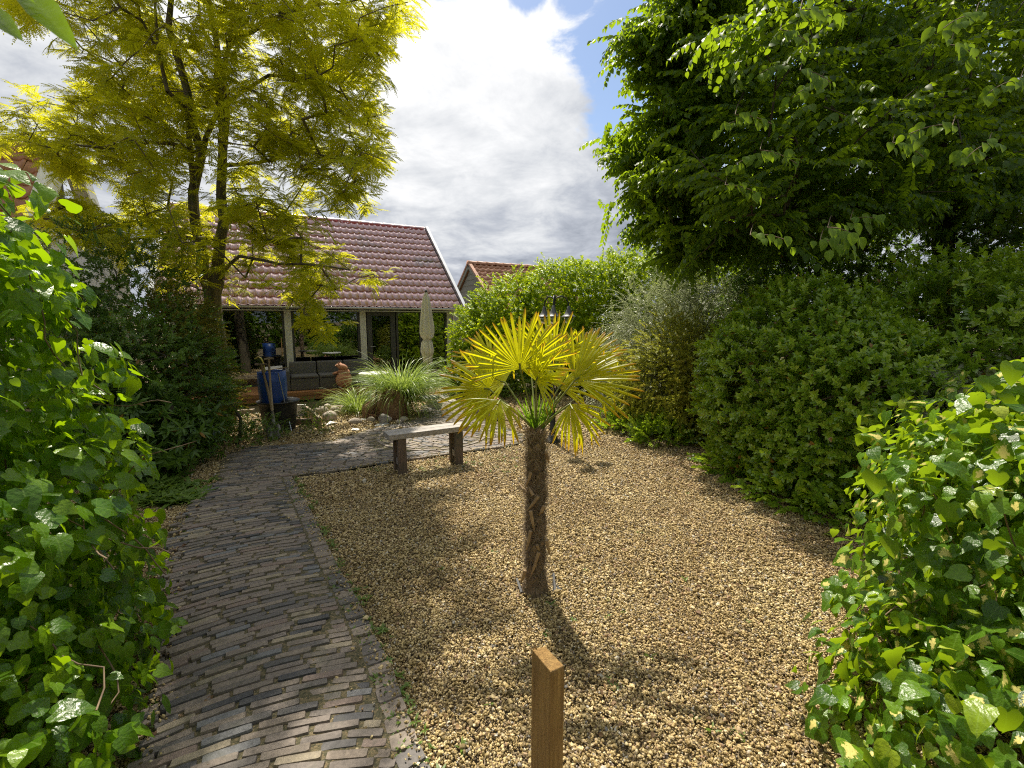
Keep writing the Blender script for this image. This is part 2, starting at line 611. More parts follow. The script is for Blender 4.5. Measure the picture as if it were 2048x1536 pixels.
def ground_mat(name, stops, scale=60, bump=0.8):
    m, N = new_mat(name)
    L = m.node_tree.links
    geo = N('ShaderNodeNewGeometry')
    v = N('ShaderNodeTexVoronoi', {'Vector': geo.outputs['Position'], 'Scale': float(scale)})
    n = N('ShaderNodeTexNoise', {'Vector': geo.outputs['Position'], 'Scale': 1.7, 'Detail': 8.0, 'Roughness': 0.65})
    s = N('ShaderNodeSeparateColor', {0: v.outputs['Color']})
    f = N('ShaderNodeMix', {0: 0.35, 2: s.outputs[0], 3: n.outputs[0]}).outputs[0]
    col = ramp_node(N, f, stops)
    p = N('ShaderNodeBsdfPrincipled', {'Base Color': col, 'Roughness': 0.85})
    b = N('ShaderNodeBump', {'Strength': bump, 'Distance': 0.01, 'Height': v.outputs['Distance']})
    b.invert = True
    L.new(b.outputs[0], p.inputs['Normal'])
    o = N('ShaderNodeOutputMaterial')
    L.new(p.outputs[0], o.inputs[0])
    return m


def stone_mat():
    m, N = new_mat("gravel_stone")
    L = m.node_tree.links
    oi = N('ShaderNodeObjectInfo')
    col = ramp_node(N, oi.outputs['Random'], [(0.0, (0.10, 0.075, 0.035)), (0.22, (0.31, 0.23, 0.095)), (0.45, (0.48, 0.365, 0.165)),
                                              (0.70, (0.62, 0.485, 0.235)), (0.86, (0.73, 0.61, 0.37)), (0.92, (0.34, 0.21, 0.11)), (0.97, (0.26, 0.25, 0.23)), (1.0, (0.72, 0.67, 0.55))])
    geo = N('ShaderNodeNewGeometry')
    n = N('ShaderNodeTexNoise', {'Vector': geo.outputs['Position'], 'Scale': 140.0, 'Detail': 3.0})
    f = N('ShaderNodeMapRange', {0: n.outputs[0], 1: 0.3, 2: 0.7, 3: 0.75, 4: 1.2})
    col = N('ShaderNodeMix', {0: 1.0, 6: col, 7: f.outputs[0]}, data_type='RGBA', blend_type='MULTIPLY').outputs[2]
    n2 = N('ShaderNodeTexNoise', {'Vector': geo.outputs['Position'], 'Scale': 1.4, 'Detail': 7.0, 'Roughness': 0.65})
    f2 = N('ShaderNodeMapRange', {0: n2.outputs[0], 1: 0.38, 2: 0.62, 3: 0.0, 4: 0.55})
    dirt = N('ShaderNodeMix', {0: 1.0, 6: col, 7: (0.60, 0.50, 0.40, 1)}, data_type='RGBA', blend_type='MULTIPLY').outputs[2]
    col = N('ShaderNodeMix', {0: f2.outputs[0], 6: col, 7: dirt}, data_type='RGBA').outputs[2]
    p = N('ShaderNodeBsdfPrincipled', {'Base Color': col, 'Roughness': 0.6})
    p.inputs['Specular IOR Level'].default_value = 0.35
    o = N('ShaderNodeOutputMaterial')
    L.new(p.outputs[0], o.inputs[0])
    return m


def glass_mat(name, strength=1.7, tint=(0.75, 0.8, 0.8)):
    m, N = new_mat(name)
    L = m.node_tree.links
    fr = N('ShaderNodeFresnel', {'IOR': strength})
    f = N('ShaderNodeMath', {0: fr.outputs[0], 1: 1.9, 2: 0.04}, operation='MULTIPLY_ADD')
    f.use_clamp = True
    g = N('ShaderNodeBsdfGlossy', {'Color': (0.9, 0.95, 0.95, 1), 'Roughness': 0.0})
    t = N('ShaderNodeBsdfTransparent', {'Color': (*tint, 1)})
    mx = N('ShaderNodeMixShader', {0: f.outputs[0], 1: t.outputs[0], 2: g.outputs[0]})
    o = N('ShaderNodeOutputMaterial')
    L.new(mx.outputs[0], o.inputs[0])
    return m


def wood_mat(name, c0, c1, rough=0.7, axis=(1, 1, 14), scale=10, bump=0.35):
    return simple(name, c0, c1, rough=rough, scale=scale, stretch=axis, bump=bump, bscale=scale * 2.5, tintmix=0.25)


M = {}
M['brick'] = brick_mat()
M['gravel_base'] = ground_mat("gravel_bed", [(0.0, (0.05, 0.036, 0.02)), (0.4, (0.13, 0.095, 0.05)), (0.7, (0.26, 0.20, 0.11)), (1.0, (0.38, 0.30, 0.18))], 55)
M['joint'] = ground_mat("sand_and_moss_joint", [(0.0, (0.03, 0.032, 0.014)), (0.45, (0.085, 0.075, 0.035)), (1.0, (0.24, 0.175, 0.09))], 110, 0.5)
M['stone'] = stone_mat()
M['bark'] = simple("robinia_bark", (0.06, 0.05, 0.032), (0.19, 0.155, 0.095), rough=0.9, scale=14, stretch=(1, 1, 0.25), bump=0.9, bscale=30, dirt=(0.10, 0.12, 0.045))
M['bark_dark'] = simple("dark_bark", (0.03, 0.024, 0.018), (0.09, 0.07, 0.048), rough=0.9, scale=16, stretch=(1, 1, 0.3), bump=0.8, bscale=40)
M['twig'] = simple("twig_bark", (0.10, 0.065, 0.04), (0.2, 0.14, 0.08), rough=0.8, scale=20)
M['tile_red'] = simple("glazed_burgundy_tile", (0.38, 0.14, 0.14), (0.52, 0.21, 0.205), rough=0.40, scale=2.2, tintmix=0.5, coat=1.0, rvar=0.05, bump=0.05, bscale=15, spec=1.0, dirt=(0.14, 0.075, 0.06))
for _n in M['tile_red'].node_tree.nodes:
    if _n.type == 'BSDF_PRINCIPLED':
        _n.inputs['Coat IOR'].default_value = 2.3
        _n.inputs['Coat Roughness'].default_value = 0.36
M['tile_orange'] = simple("glare_paled_orange_tile", (0.36, 0.16, 0.085), (0.58, 0.31, 0.19), rough=0.55, scale=6, tintmix=0.6, bump=0.4, bscale=40, dirt=(0.24, 0.15, 0.10))  # base colour paled to stand in for grazing sun glare; dirt patches over it
M['zinc'] = simple("zinc_grey_metal", (0.42, 0.44, 0.46), (0.52, 0.54, 0.56), rough=0.35, scale=5, metal=0.6)
M['grey_paint'] = simple("grey_white_paint", (0.50, 0.51, 0.49), (0.60, 0.61, 0.58), rough=0.55, scale=6, dirt=(0.40, 0.40, 0.36))
M['frame_dark'] = simple("anthracite_frame", (0.035, 0.037, 0.04), (0.05, 0.052, 0.055), rough=0.45)
M['white'] = simple("white_paint", (0.72, 0.72, 0.70), (0.8, 0.8, 0.78), rough=0.5, dirt=(0.62, 0.61, 0.56))
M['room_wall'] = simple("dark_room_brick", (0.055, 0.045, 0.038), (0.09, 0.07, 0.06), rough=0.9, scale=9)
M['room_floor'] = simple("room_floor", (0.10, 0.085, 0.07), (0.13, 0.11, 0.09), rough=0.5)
M['glass'] = glass_mat("window_glass")
M['deck'] = wood_mat("orange_stained_deck", (0.20, 0.085, 0.03), (0.36, 0.17, 0.065), rough=0.55, axis=(2, 2, 8))
M['grey_wood'] = simple("weathered_grey_wood", (0.15, 0.13, 0.115), (0.52, 0.48, 0.43), rough=0.6, scale=6, stretch=(2.2, 9, 9), bump=0.6, bscale=18, tintmix=0.2, dirt=(0.22, 0.18, 0.14))
M['bench_wood'] = simple("weathered_bench_wood", (0.06, 0.04, 0.03), (0.22, 0.155, 0.12), rough=0.6, scale=7, stretch=(12, 12, 1.2), bump=0.5, bscale=20, tintmix=0.25, dirt=(0.05, 0.055, 0.035))
M['post_wood'] = simple("treated_pine", (0.22, 0.115, 0.03), (0.50, 0.30, 0.095), rough=0.6, scale=5, stretch=(22, 22, 1.1), bump=0.9, bscale=12, dirt=(0.18, 0.13, 0.05))
M['pale_wood'] = wood_mat("pale_plank", (0.32, 0.24, 0.16), (0.46, 0.37, 0.26), rough=0.7, axis=(3, 3, 3))
M['clad'] = simple("grey_cladding", (0.17, 0.175, 0.145), (0.30, 0.30, 0.25), rough=0.85, scale=5, stretch=(2, 2, 12), bump=0.4, bscale=14, tintmix=0.3)
M['rattan'] = simple("grey_rattan", (0.06, 0.058, 0.055), (0.12, 0.115, 0.11), rough=0.75, scale=60, stretch=(1, 1, 3), bump=0.9, bscale=90)
M['blue'] = simple("blue_plastic", (0.012, 0.05, 0.22), (0.018, 0.07, 0.30), rough=0.4, scale=4, dirt=(0.05, 0.09, 0.2))
M['black'] = simple("black_plastic", (0.018, 0.018, 0.018), (0.035, 0.034, 0.032), rough=0.5, scale=8, dirt=(0.06, 0.052, 0.04))
M['iron'] = simple("black_iron", (0.02, 0.022, 0.022), (0.04, 0.042, 0.042), rough=0.45, scale=10, metal=0.3)
M['bell'] = simple("weathered_lamp_hood", (0.07, 0.075, 0.078), (0.16, 0.16, 0.155), rough=0.45, scale=9, metal=0.3)
M['lampglass'] = glass_mat("lamp_glass", 1.45, (0.8, 0.84, 0.84))
M['terra'] = simple("terracotta", (0.36, 0.15, 0.07), (0.50, 0.26, 0.15), rough=0.75, scale=7, dirt=(0.30, 0.17, 0.10))
M['canvas'] = simple("cream_canvas", (0.62, 0.59, 0.50), (0.74, 0.71, 0.62), rough=0.85, scale=5, dirt=(0.52, 0.49, 0.40))
M['steel'] = simple("worn_steel", (0.20, 0.19, 0.17), (0.32, 0.30, 0.27), rough=0.5, metal=0.5, scale=12)
M['handle'] = wood_mat("ash_handle", (0.24, 0.17, 0.09), (0.36, 0.27, 0.16), rough=0.65, axis=(2, 2, 12))
M['yellow'] = simple("yellow_paint", (0.45, 0.38, 0.06), (0.6, 0.5, 0.1), rough=0.5, dirt=(0.2, 0.16, 0.06))
M['rock'] = simple("field_stone", (0.30, 0.25, 0.20), (0.55, 0.48, 0.40), rough=0.8, scale=9, bump=0.6, bscale=25, dirt=(0.18, 0.14, 0.11))
M['shard'] = simple("white_tile_shard", (0.74, 0.74, 0.74), (0.8, 0.8, 0.8), rough=0.35)
M['fibre'] = simple("palm_fibre", (0.12, 0.08, 0.05), (0.34, 0.245, 0.16), rough=0.95, scale=40, stretch=(3, 3, 0.6), bump=1.0, bscale=90)
M['hair'] = simple("palm_hair", (0.22, 0.155, 0.10), (0.46, 0.36, 0.25), rough=0.8, scale=20)
M['stub'] = simple("dead_petiole", (0.30, 0.20, 0.11), (0.42, 0.30, 0.18), rough=0.75, scale=20, dirt=(0.16, 0.10, 0.06))
M['water'] = simple("pond_water", (0.012, 0.014, 0.008), (0.02, 0.022, 0.012), rough=0.06, bump=0.05, bscale=6)
M['orange_box'] = simple("light_wood_crate", (0.42, 0.24, 0.10), (0.5, 0.3, 0.14), rough=0.6)
M['dead'] = simple("dead_grass_litter", (0.11, 0.055, 0.025), (0.34, 0.20, 0.11), rough=0.9, scale=30, bump=0.8, bscale=60)

M['golden'] = leaf_mat("golden_robinia_leaf", [(0.0, (0.11, 0.18, 0.008)), (0.35, (0.21, 0.28, 0.010)), (0.7, (0.38, 0.40, 0.014)), (1.0, (0.60, 0.55, 0.025))], (0.90, 0.86, 0.015), 0.55, 0.5, 0.25)
M['broad'] = leaf_mat("broad_green_leaf", [(0.0, (0.030, 0.070, 0.006)), (0.5, (0.065, 0.13, 0.009)), (1.0, (0.15, 0.24, 0.016))], (0.48, 0.68, 0.015), 0.46, 0.45, 0.3)
M['broad_lit'] = leaf_mat("skylit_broad_leaf", [(0.0, (0.055, 0.12, 0.008)), (0.5, (0.10, 0.19, 0.012)), (1.0, (0.16, 0.27, 0.016))], (0.42, 0.62, 0.02), 0.4, 0.5, 0.25, veins='pinn')  # brighter copy of the broad leaf; skylight on the nearest sprays put into the colour
M['laurel'] = leaf_mat("laurel_leaf", [(0.0, (0.075, 0.155, 0.016)), (0.5, (0.20, 0.33, 0.026)), (1.0, (0.46, 0.56, 0.07))], (0.50, 0.70, 0.02), 0.36, 0.24, 0.6, odd=(0.30, 0.16, 0.03), oddfac=0.012)
M['ivy'] = leaf_mat("glossy_ivy_leaf", [(0.0, (0.020, 0.065, 0.003)), (0.45, (0.065, 0.155, 0.005)), (1.0, (0.22, 0.36, 0.012))], (0.52, 0.80, 0.006), 0.42, 0.28, 0.5, bump=0.15, veins='palm')
M['ivy_v'] = leaf_mat("variegated_ivy_leaf", [(0.0, (0.018, 0.052, 0.008)), (0.45, (0.050, 0.125, 0.008)), (0.8, (0.13, 0.25, 0.012)), (1.0, (0.34, 0.40, 0.03))], (0.52, 0.74, 0.015), 0.36, 0.30, 0.42, varieg=(0.17, (0.74, 0.64, 0.20)), bump=0.15, veins='palm')
M['hedge_gold'] = leaf_mat("golden_ivy_hedge_leaf", [(0.0, (0.09, 0.20, 0.006)), (0.5, (0.21, 0.34, 0.010)), (1.0, (0.44, 0.50, 0.018))], (0.68, 0.80, 0.015), 0.44, 0.4, 0.3)
M['silver'] = leaf_mat("cotoneaster_leaf", [(0.0, (0.18, 0.22, 0.12)), (0.5, (0.34, 0.36, 0.22)), (1.0, (0.55, 0.56, 0.42))], (0.45, 0.52, 0.22), 0.34, 0.34, 0.5)
M['thuja'] = leaf_mat("bronze_green_shrub_leaf", [(0.0, (0.15, 0.13, 0.022)), (0.4, (0.24, 0.28, 0.035)), (0.8, (0.40, 0.42, 0.05)), (1.0, (0.44, 0.24, 0.05))], (0.60, 0.60, 0.06), 0.4, 0.45, 0.4)
M['darkshrub'] = leaf_mat("dark_shrub_leaf", [(0.0, (0.040, 0.085, 0.014)), (0.5, (0.080, 0.155, 0.022)), (1.0, (0.15, 0.25, 0.032))], (0.26, 0.44, 0.03), 0.33, 0.36, 0.4, odd=(0.26, 0.14, 0.02), oddfac=0.02)
M['bronze'] = leaf_mat("orange_tipped_shrub_leaf", [(0.0, (0.09, 0.12, 0.016)), (0.5, (0.18, 0.20, 0.025)), (0.85, (0.28, 0.22, 0.03)), (1.0, (0.40, 0.19, 0.03))], (0.44, 0.40, 0.03), 0.36, 0.45, 0.3)
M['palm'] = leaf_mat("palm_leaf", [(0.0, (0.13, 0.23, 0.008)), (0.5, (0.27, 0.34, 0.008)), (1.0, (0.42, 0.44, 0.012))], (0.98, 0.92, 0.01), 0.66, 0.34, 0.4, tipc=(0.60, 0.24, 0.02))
M['palm_low'] = leaf_mat("shaded_palm_leaf", [(0.0, (0.08, 0.17, 0.008)), (1.0, (0.20, 0.29, 0.01))], (0.55, 0.66, 0.01), 0.5, 0.38, 0.5, tipc=(0.55, 0.26, 0.02))
M['palm_new'] = leaf_mat("young_palm_leaf", [(0.0, (0.06, 0.15, 0.012)), (1.0, (0.12, 0.24, 0.02))], (0.36, 0.58, 0.02), 0.45, 0.38, 0.5)
M['petiole'] = simple("palm_petiole", (0.14, 0.17, 0.03), (0.2, 0.22, 0.05), rough=0.5)
M['blade'] = leaf_mat("ornamental_grass_blade", [(0.0, (0.12, 0.22, 0.03)), (0.5, (0.24, 0.33, 0.07)), (1.0, (0.46, 0.48, 0.22))], (0.50, 0.64, 0.10), 0.38, 0.4, 0.4)
M['weed'] = leaf_mat("weed_leaf", [(0.0, (0.07, 0.14, 0.02)), (1.0, (0.16, 0.24, 0.03))], (0.35, 0.5, 0.04), 0.35, 0.5)
M['dry'] = leaf_mat("dry_fallen_leaf", [(0.0, (0.12, 0.06, 0.025)), (1.0, (0.30, 0.19, 0.09))], (0.3, 0.16, 0.05), 0.15, 0.7)


# ------------------------------------------------------------------ leaf templates
def leaf_geo(kind, L=1.0, curl=0.18, fold=0.25, seed=0):
    """returns V, F(quads), edge value; base at origin, tip along +Y, upper side +Z"""
    rr = random.Random(seed)
    if kind == 'pinna':
        t = [0, 0.35, 0.75, 1.0]
        w = [0.02, 0.21, 0.19, 0.0]
    elif kind == 'narrow':
        t = [0, 0.25, 0.55, 0.85, 1.0]
        w = [0.01, 0.13, 0.15, 0.07, 0.0]
    elif kind == 'oval':
        t = [0, 0.12, 0.32, 0.58, 0.82, 1.0]
        w = [0.015, 0.17, 0.27, 0.25, 0.12, 0.0]
    elif kind == 'elm':
        t = [0, 0.1, 0.28, 0.52, 0.76, 0.9, 1.0]
        w = [0.03, 0.22, 0.33, 0.34, 0.20, 0.07, 0.0]
    elif kind == 'small':
        t = [0, 0.4, 1.0]
        w = [0.05, 0.28, 0.0]
    elif kind in ('ivy', 'heart'):
        # lobed heart outline, fan of quads from centre line
        out = [(0.0, 0.0), (0.16, -0.12), (0.36, -0.10), (0.50, 0.08), (0.58, 0.30), (0.40, 0.42), (0.30, 0.60), (0.16, 0.84), (0.0, 1.0)]
        if kind == 'heart':
            out = [(0.0, 0.0), (0.15, -0.11), (0.33, -0.06), (0.43, 0.12), (0.43, 0.32), (0.36, 0.50), (0.25, 0.69), (0.12, 0.87), (0.0, 1.0)]
        V = []
        E = []
        mid = [(0.0, max(0.0, min(1.0, y * 0.9 + 0.04))) for (_, y) in out]
        for s in (-1, 0, 1):
            for i, (x, y) in enumerate(out):
                if s == 0:
                    mx, my = mid[i]
                    V.append((mx, my, -curl * my * my))
                    E.append(abs(my - 0.35) * 0.9)
                else:
                    j = 1 + 0.10 * (rr.random() - 0.5)
                    xx = x * s * j
                    V.append((xx, y * j, fold * abs(xx) * 0.45 - curl * (y ** 2) - 0.25 * abs(xx) ** 2 + 0.03 * math.sin(5 * y + s)))
                    E.append(1.0)
        n = len(out)
        Fq = []
        for i in range(n - 1):
            Fq.append((i, n + i, n + i + 1, i + 1)[::-1])
            Fq.append((n + i, 2 * n + i, 2 * n + i + 1, n + i + 1)[::-1])
        V = [(a * L, b * L, c * L) for a, b, c in V]
        return np.array(V), np.array(Fq), np.array(E)
    V = []
    E = []
    for ti, wi in zip(t, w):
        for s in (-1, 0, 1):
            V.append((s * wi, ti, fold * abs(s) * wi - curl * ti * ti))
            E.append(abs(s))
    Fq = []
    for i in range(len(t) - 1):
        for s in range(2):
            a = i * 3 + s
            Fq.append((a, a + 1, a + 4, a + 3))
    return np.array(V) * L, np.array(Fq), np.array(E, float)


def tubes(P0, P1, r0, r1, n=5):
    P0 = np.asarray(P0, float)
    P1 = np.asarray(P1, float)
    d = nz(P1 - P0)
    ref = np.where(np.abs(d[:, 2:3]) < 0.9, np.array([[0, 0, 1.0]]), np.array([[1.0, 0, 0]]))
    a = nz(np.cross(d, ref))
    b = np.cross(d, a)
    an = np.arange(n) * 2 * np.pi / n
    ring = a[:, None, :] * np.cos(an)[None, :, None] + b[:, None, :] * np.sin(an)[None, :, None]
    V = np.concatenate([P0[:, None] + ring * np.asarray(r0)[:, None, None], P1[:, None] + ring * np.asarray(r1)[:, None, None]], axis=1)
    f = np.array([(k, (k + 1) % n, n + (k + 1) % n, n + k) for k in range(n)])
    FF = (f[None] + (np.arange(len(P0)) * 2 * n)[:, None, None]).reshape(-1, 4)
    return V.reshape(-1, 3), FF


class SP:
    """collects quad geometry with tint and edge values"""
    def __init__(s):
        s.V = []
        s.F = []
        s.T = []
        s.E = []
        s.n = 0
        s.leaves = []      # transforms of the single leaves

    def put(s, V, Fq, T, E):
        s.V.append(V)
        s.F.append(Fq + s.n)
        s.T.append(np.broadcast_to(T, (len(V),)))
        s.E.append(np.broadcast_to(E, (len(V),)))
        s.n += len(V)

    def leaf(s, geo, pos, d, nrm, scale, tint):
        Mx = frames(np.array([d]), np.array([nrm]))
        V, Fq = stamp(geo[0], geo[1], Mx, [pos], [scale])
        s.put(V, Fq, tint, geo[2])
        s.leaves.append((np.array(pos), Mx[0], scale, tint))

    def twig(s, pts, r):
        pts = np.array(pts)
        k = len(pts) - 1
        rr = np.linspace(r, r * 0.35, k + 1)
        V, Fq = tubes(pts[:-1], pts[1:], rr[:-1], rr[1:], 3)
        s.put(V, Fq, 0.15, 0.0)

    def mesh(s, name, mat):
        return np_mesh(name, np.concatenate(s.V), np.concatenate(s.F), mat, np.concatenate(s.T), True, {'edge': np.concatenate(s.E)})


def sprig(kind, mat, nleaf=10, length=0.3, leafL=0.08, droop=0.3, spread=65, seed=0, whorl=False, hang=0.3, curl=0.2, fold=0.25, updir=0.0):
    """a twig along +Y with leaves; gravity is local -Z"""
    rr = random.Random(seed)
    s = SP()
    geos = [leaf_geo(kind, 1.0, curl * rr.uniform(0.5, 1.6), fold * rr.uniform(0.6, 1.4), seed * 7 + i) for i in range(3)]
    k = 6
    pts = []
    bend = rr.uniform(-0.15, 0.15)
    for i in range(k + 1):
        t = i / k
        pts.append((bend * t * t * length, t * length * (1 - 0.15 * droop * t), -droop * t * t * length))
    s.twig(pts, leafL * 0.035 + 0.001)
    P = np.array(pts)
    for i in range(nleaf):
        t = (i + 0.6) / nleaf
        if whorl:
            t = 0.35 + 0.65 * t
        q = t * k
        a = min(int(q), k - 1)
        pos = P[a] + (P[a + 1] - P[a]) * (q - a)
        tang = nz(P[a + 1] - P[a])
        if whorl:
            ang = i * 137.5
            side = np.array([math.cos(R(ang)), 0, math.sin(R(ang))])
            sp = R(spread * (1.15 - 0.55 * t) * rr.uniform(0.8, 1.2))
            d = tang * math.cos(sp) + side * math.sin(sp) + np.array([0, 0, -hang * rr.uniform(0.2, 1)])
            nrm = tang * math.sin(sp) - side * math.cos(sp) + np.array([0, 0, 0.6])
        else:
            sd = -1 if i % 2 else 1
            sp = R(spread * rr.uniform(0.75, 1.2) * (1.1 - 0.35 * t))
            side = np.array([sd, 0, rr.uniform(-0.15, 0.25)])
            d = tang * math.cos(sp) + side * math.sin(sp) + np.array([0, 0, -hang * rr.uniform(0.3, 1.4)])
            nrm = np.array([sd * 0.25 + rr.uniform(-0.3, 0.3), rr.uniform(-0.3, 0.3), 1.0])
        s.leaf(geos[i % 3], pos, d, nrm, leafL * rr.uniform(0.7, 1.15) * (1 - 0.3 * t * t), rr.random())
    return s


def pinnate(mat, nleaf=6, length=0.26, L=0.15, seed=0):
    rr = random.Random(seed)
    s = SP()
    g = leaf_geo('small', 1.0, 0.1, 0.3)
    k = 5
    pts = [(0.0, t / k * length, -0.12 * (t / k) ** 2 * length) for t in range(k + 1)]
    s.twig(pts, 0.0035)
    for i in range(nleaf):
        t = (i + 0.5) / nleaf
        pos = np.array([0, t * length, -0.12 * t * t * length])
        sd = -1 if i % 2 else 1
        sp = R(rr.uniform(35, 75) * (1.1 - 0.5 * t))
        ax = np.array([math.sin(sp) * sd, math.cos(sp), rr.uniform(-0.25, 0.35)])
        ax = ax / np.linalg.norm(ax)
        side = np.cross(ax, [0, 0, 1.0])
        side /= np.linalg.norm(side)
        LL = L * rr.uniform(0.75, 1.15)
        tint = rr.random()
        npair = 8
        rl = []
        for j in range(npair + 1):
            u = (j + 0.5) / npair
            p = pos + ax * LL * u + np.array([0, 0, -0.28 * u * u * LL])
            rl.append(p)
            for q in ((-1, 1) if j < npair else (0,)):
                d = ax * 0.35 + side * q * 0.95 + np.array([0, 0, -0.25]) if q else ax + np.array([0, 0, -0.4])
                s.leaf(g, p, d, np.array([rr.uniform(-0.3, 0.3), rr.uniform(-0.3, 0.3), 1.0]), LL * 0.25 * (1 - 0.35 * abs(u - 0.45)), min(1, max(0, tint + rr.uniform(-0.12, 0.12))))
        s.twig([pos] + rl[::3], 0.0012)
    return s


# ------------------------------------------------------------------ plant tools
def in_blobs(P, B):
    """smallest normalised radius to a list of ellipsoids (cx,cy,cz,rx,ry,rz)"""
    P = np.asarray(P)
    best = np.full(len(P), 9.0)
    for b in B:
        d = np.sqrt((((P - np.array(b[:3])) / np.array(b[3:])) ** 2).sum(-1))
        best = np.minimum(best, d)
    return best


def shell(B, n, depth=(0.75, 1.05), zmin=0.02, lump=0.12, toward=None):
    """random points near the surface of a union of ellipsoids with outward normals"""
    w = np.array([b[3] * b[4] + b[4] * b[5] + b[3] * b[5] for b in B])
    k = rg.choice(len(B), n * 2, p=w / w.sum())
    BB = np.array(B)[k]
    d = nz(rg.normal(size=(n * 2, 3)))
    lf = 1 + lump * (np.sin(d[:, 0] * 7 + BB[:, 0] * 9) + np.sin(d[:, 1] * 8 + BB[:, 1] * 7) + np.sin(d[:, 2] * 9 + BB[:, 2] * 5)) * 0.5
    r = rg.uniform(depth[0], depth[1], n * 2) * lf
    P = BB[:, :3] + d * BB[:, 3:] * r[:, None]
    Nr = nz(d / BB[:, 3:])
    ok = (P[:, 2] > zmin)
    if len(B) > 1:
        ok &= in_blobs(P, B) > depth[0] * 0.85
    if toward is not None:
        ok &= ((Nr * np.array(toward)).sum(-1) > -0.35)
    P, Nr = P[ok][:n], Nr[ok][:n]
    return P, Nr


def orient(Nr, up=0.4, jit=0.5, horiz=0.0, nw=0.5):
    d = Nr + np.array([0, 0, up]) + rg.normal(size=Nr.shape) * jit
    d[:, 2] *= (1 - horiz)
    nr = Nr * nw + np.array([0, 0, 1.5 - nw]) + rg.normal(size=Nr.shape) * 0.25
    return frames(d, nr)


def grow(trunks, pts, radii, step=0.28, sag=0.06):
    """connects attraction points to trunks; returns nodes, parent, radius, tips"""
    nodes = []
    par = []
    fixed = []
    for poly, rad in zip(trunks, radii):
        prev = -1
        base = None
        if nodes and len(poly) > 1:
            A = np.array(nodes)
            dd = np.linalg.norm(A - np.array(poly[0]), axis=1)
            j = int(dd.argmin())
            if dd[j] < 0.5:
                prev = j
        for i in range(len(poly) - 1):
            a = np.array(poly[i], float)
            b = np.array(poly[i + 1], float)
            m = max(1, int(np.linalg.norm(b - a) / step))
            for q in range(m):
                t = q / m
                if i == 0 and q == 0 and prev >= 0:
                    continue
                nodes.append(a + (b - a) * t + rg.normal(size=3) * 0.012)
                par.append(prev)
                fixed.append(rad[i] + (rad[i + 1] - rad[i]) * t)
                prev = len(nodes) - 1
        nodes.append(np.array(poly[-1], float))
        par.append(prev)
        fixed.append(rad[-1])
    ntr = len(nodes)
    A = np.zeros((len(pts) * 14 + ntr + 10, 3))
    A[:ntr] = nodes
    par = list(par)
    cnt = ntr
    T0 = A[:ntr].copy()
    dist = np.array([np.linalg.norm(T0 - p, axis=1).min() for p in pts])
    tips = []
    for i in np.argsort(dist):
        p = np.asarray(pts[i], float)
        D = np.linalg.norm(A[:cnt] - p, axis=1)
        cost = D + 0.7 * np.maximum(0, A[:cnt, 2] - p[2])
        j = int(cost.argmin())
        q = A[j].copy()
        L = D[j]
        m = max(1, int(L / step))
        m = min(m, 12)
        prev = j
        for s in range(1, m + 1):
            t = s / m
            x = q + (p - q) * t
            x[2] += sag * L * math.sin(math.pi * t)
            if s < m:
                x += rg.normal(size=3) * 0.02 * min(L, 1)
            A[cnt] = x
            par.append(prev)
            prev = cnt
            cnt += 1
        tips.append(prev)
    A = A[:cnt]
    par = np.array(par)
    load = np.zeros(cnt)
    for t in tips:
        load[t] += 1
    for i in range(cnt - 1, -1, -1):
        if par[i] >= 0:
            load[par[i]] += load[i]
    rad = 0.0045 * np.maximum(load, 0.5) ** 0.47
    rad[:ntr] = np.maximum(rad[:ntr] * 0.6, np.array(fixed))
    return A, par, rad, np.array(tips)


def limb_mesh(name, A, par, rad, mat, n=6, extra=None):
    i = np.where(par >= 0)[0]
    p = par[i]
    r0 = np.minimum(rad[p], rad[i] * 1.35)
    V, Fq = tubes(A[p], A[i], r0, rad[i], n)
    return np_mesh(name, V, Fq, mat, np.full(len(V), 0.5))


def leaf_parts(parent, name, tmpl, P, Ms, S, idx):
    """single leaves as objects sharing their meshes"""
    off = root_loc(parent)
    for k in range(len(P)):
        o = bpy.data.objects.new(name, tmpl[int(idx[k])])
        mw = Matrix([list(r) for r in Ms[k]]).to_4x4()
        sc = float(S[k])
        mw = Matrix.Translation(Vector(P[k]) - off) @ mw @ Matrix.Scale(sc, 4)
        o.parent = parent
        o.matrix_basis = mw
        COL.objects.link(o)


def single_leaf(kind, mat, seed, curl=0.2, fold=0.25, tint=0.5):
    g = leaf_geo(kind, 1.0, curl, fold, seed)
    return np_mesh(kind + "_leaf", g[0], g[1], mat, np.full(len(g[0]), tint), True, {'edge': g[2]})



# ------------------------------------------------------------------ ground, pond, path
POND = (-2.4, 2.1, 9.55, 12.3)          # a0, a1, b0, b1 in house coordinates


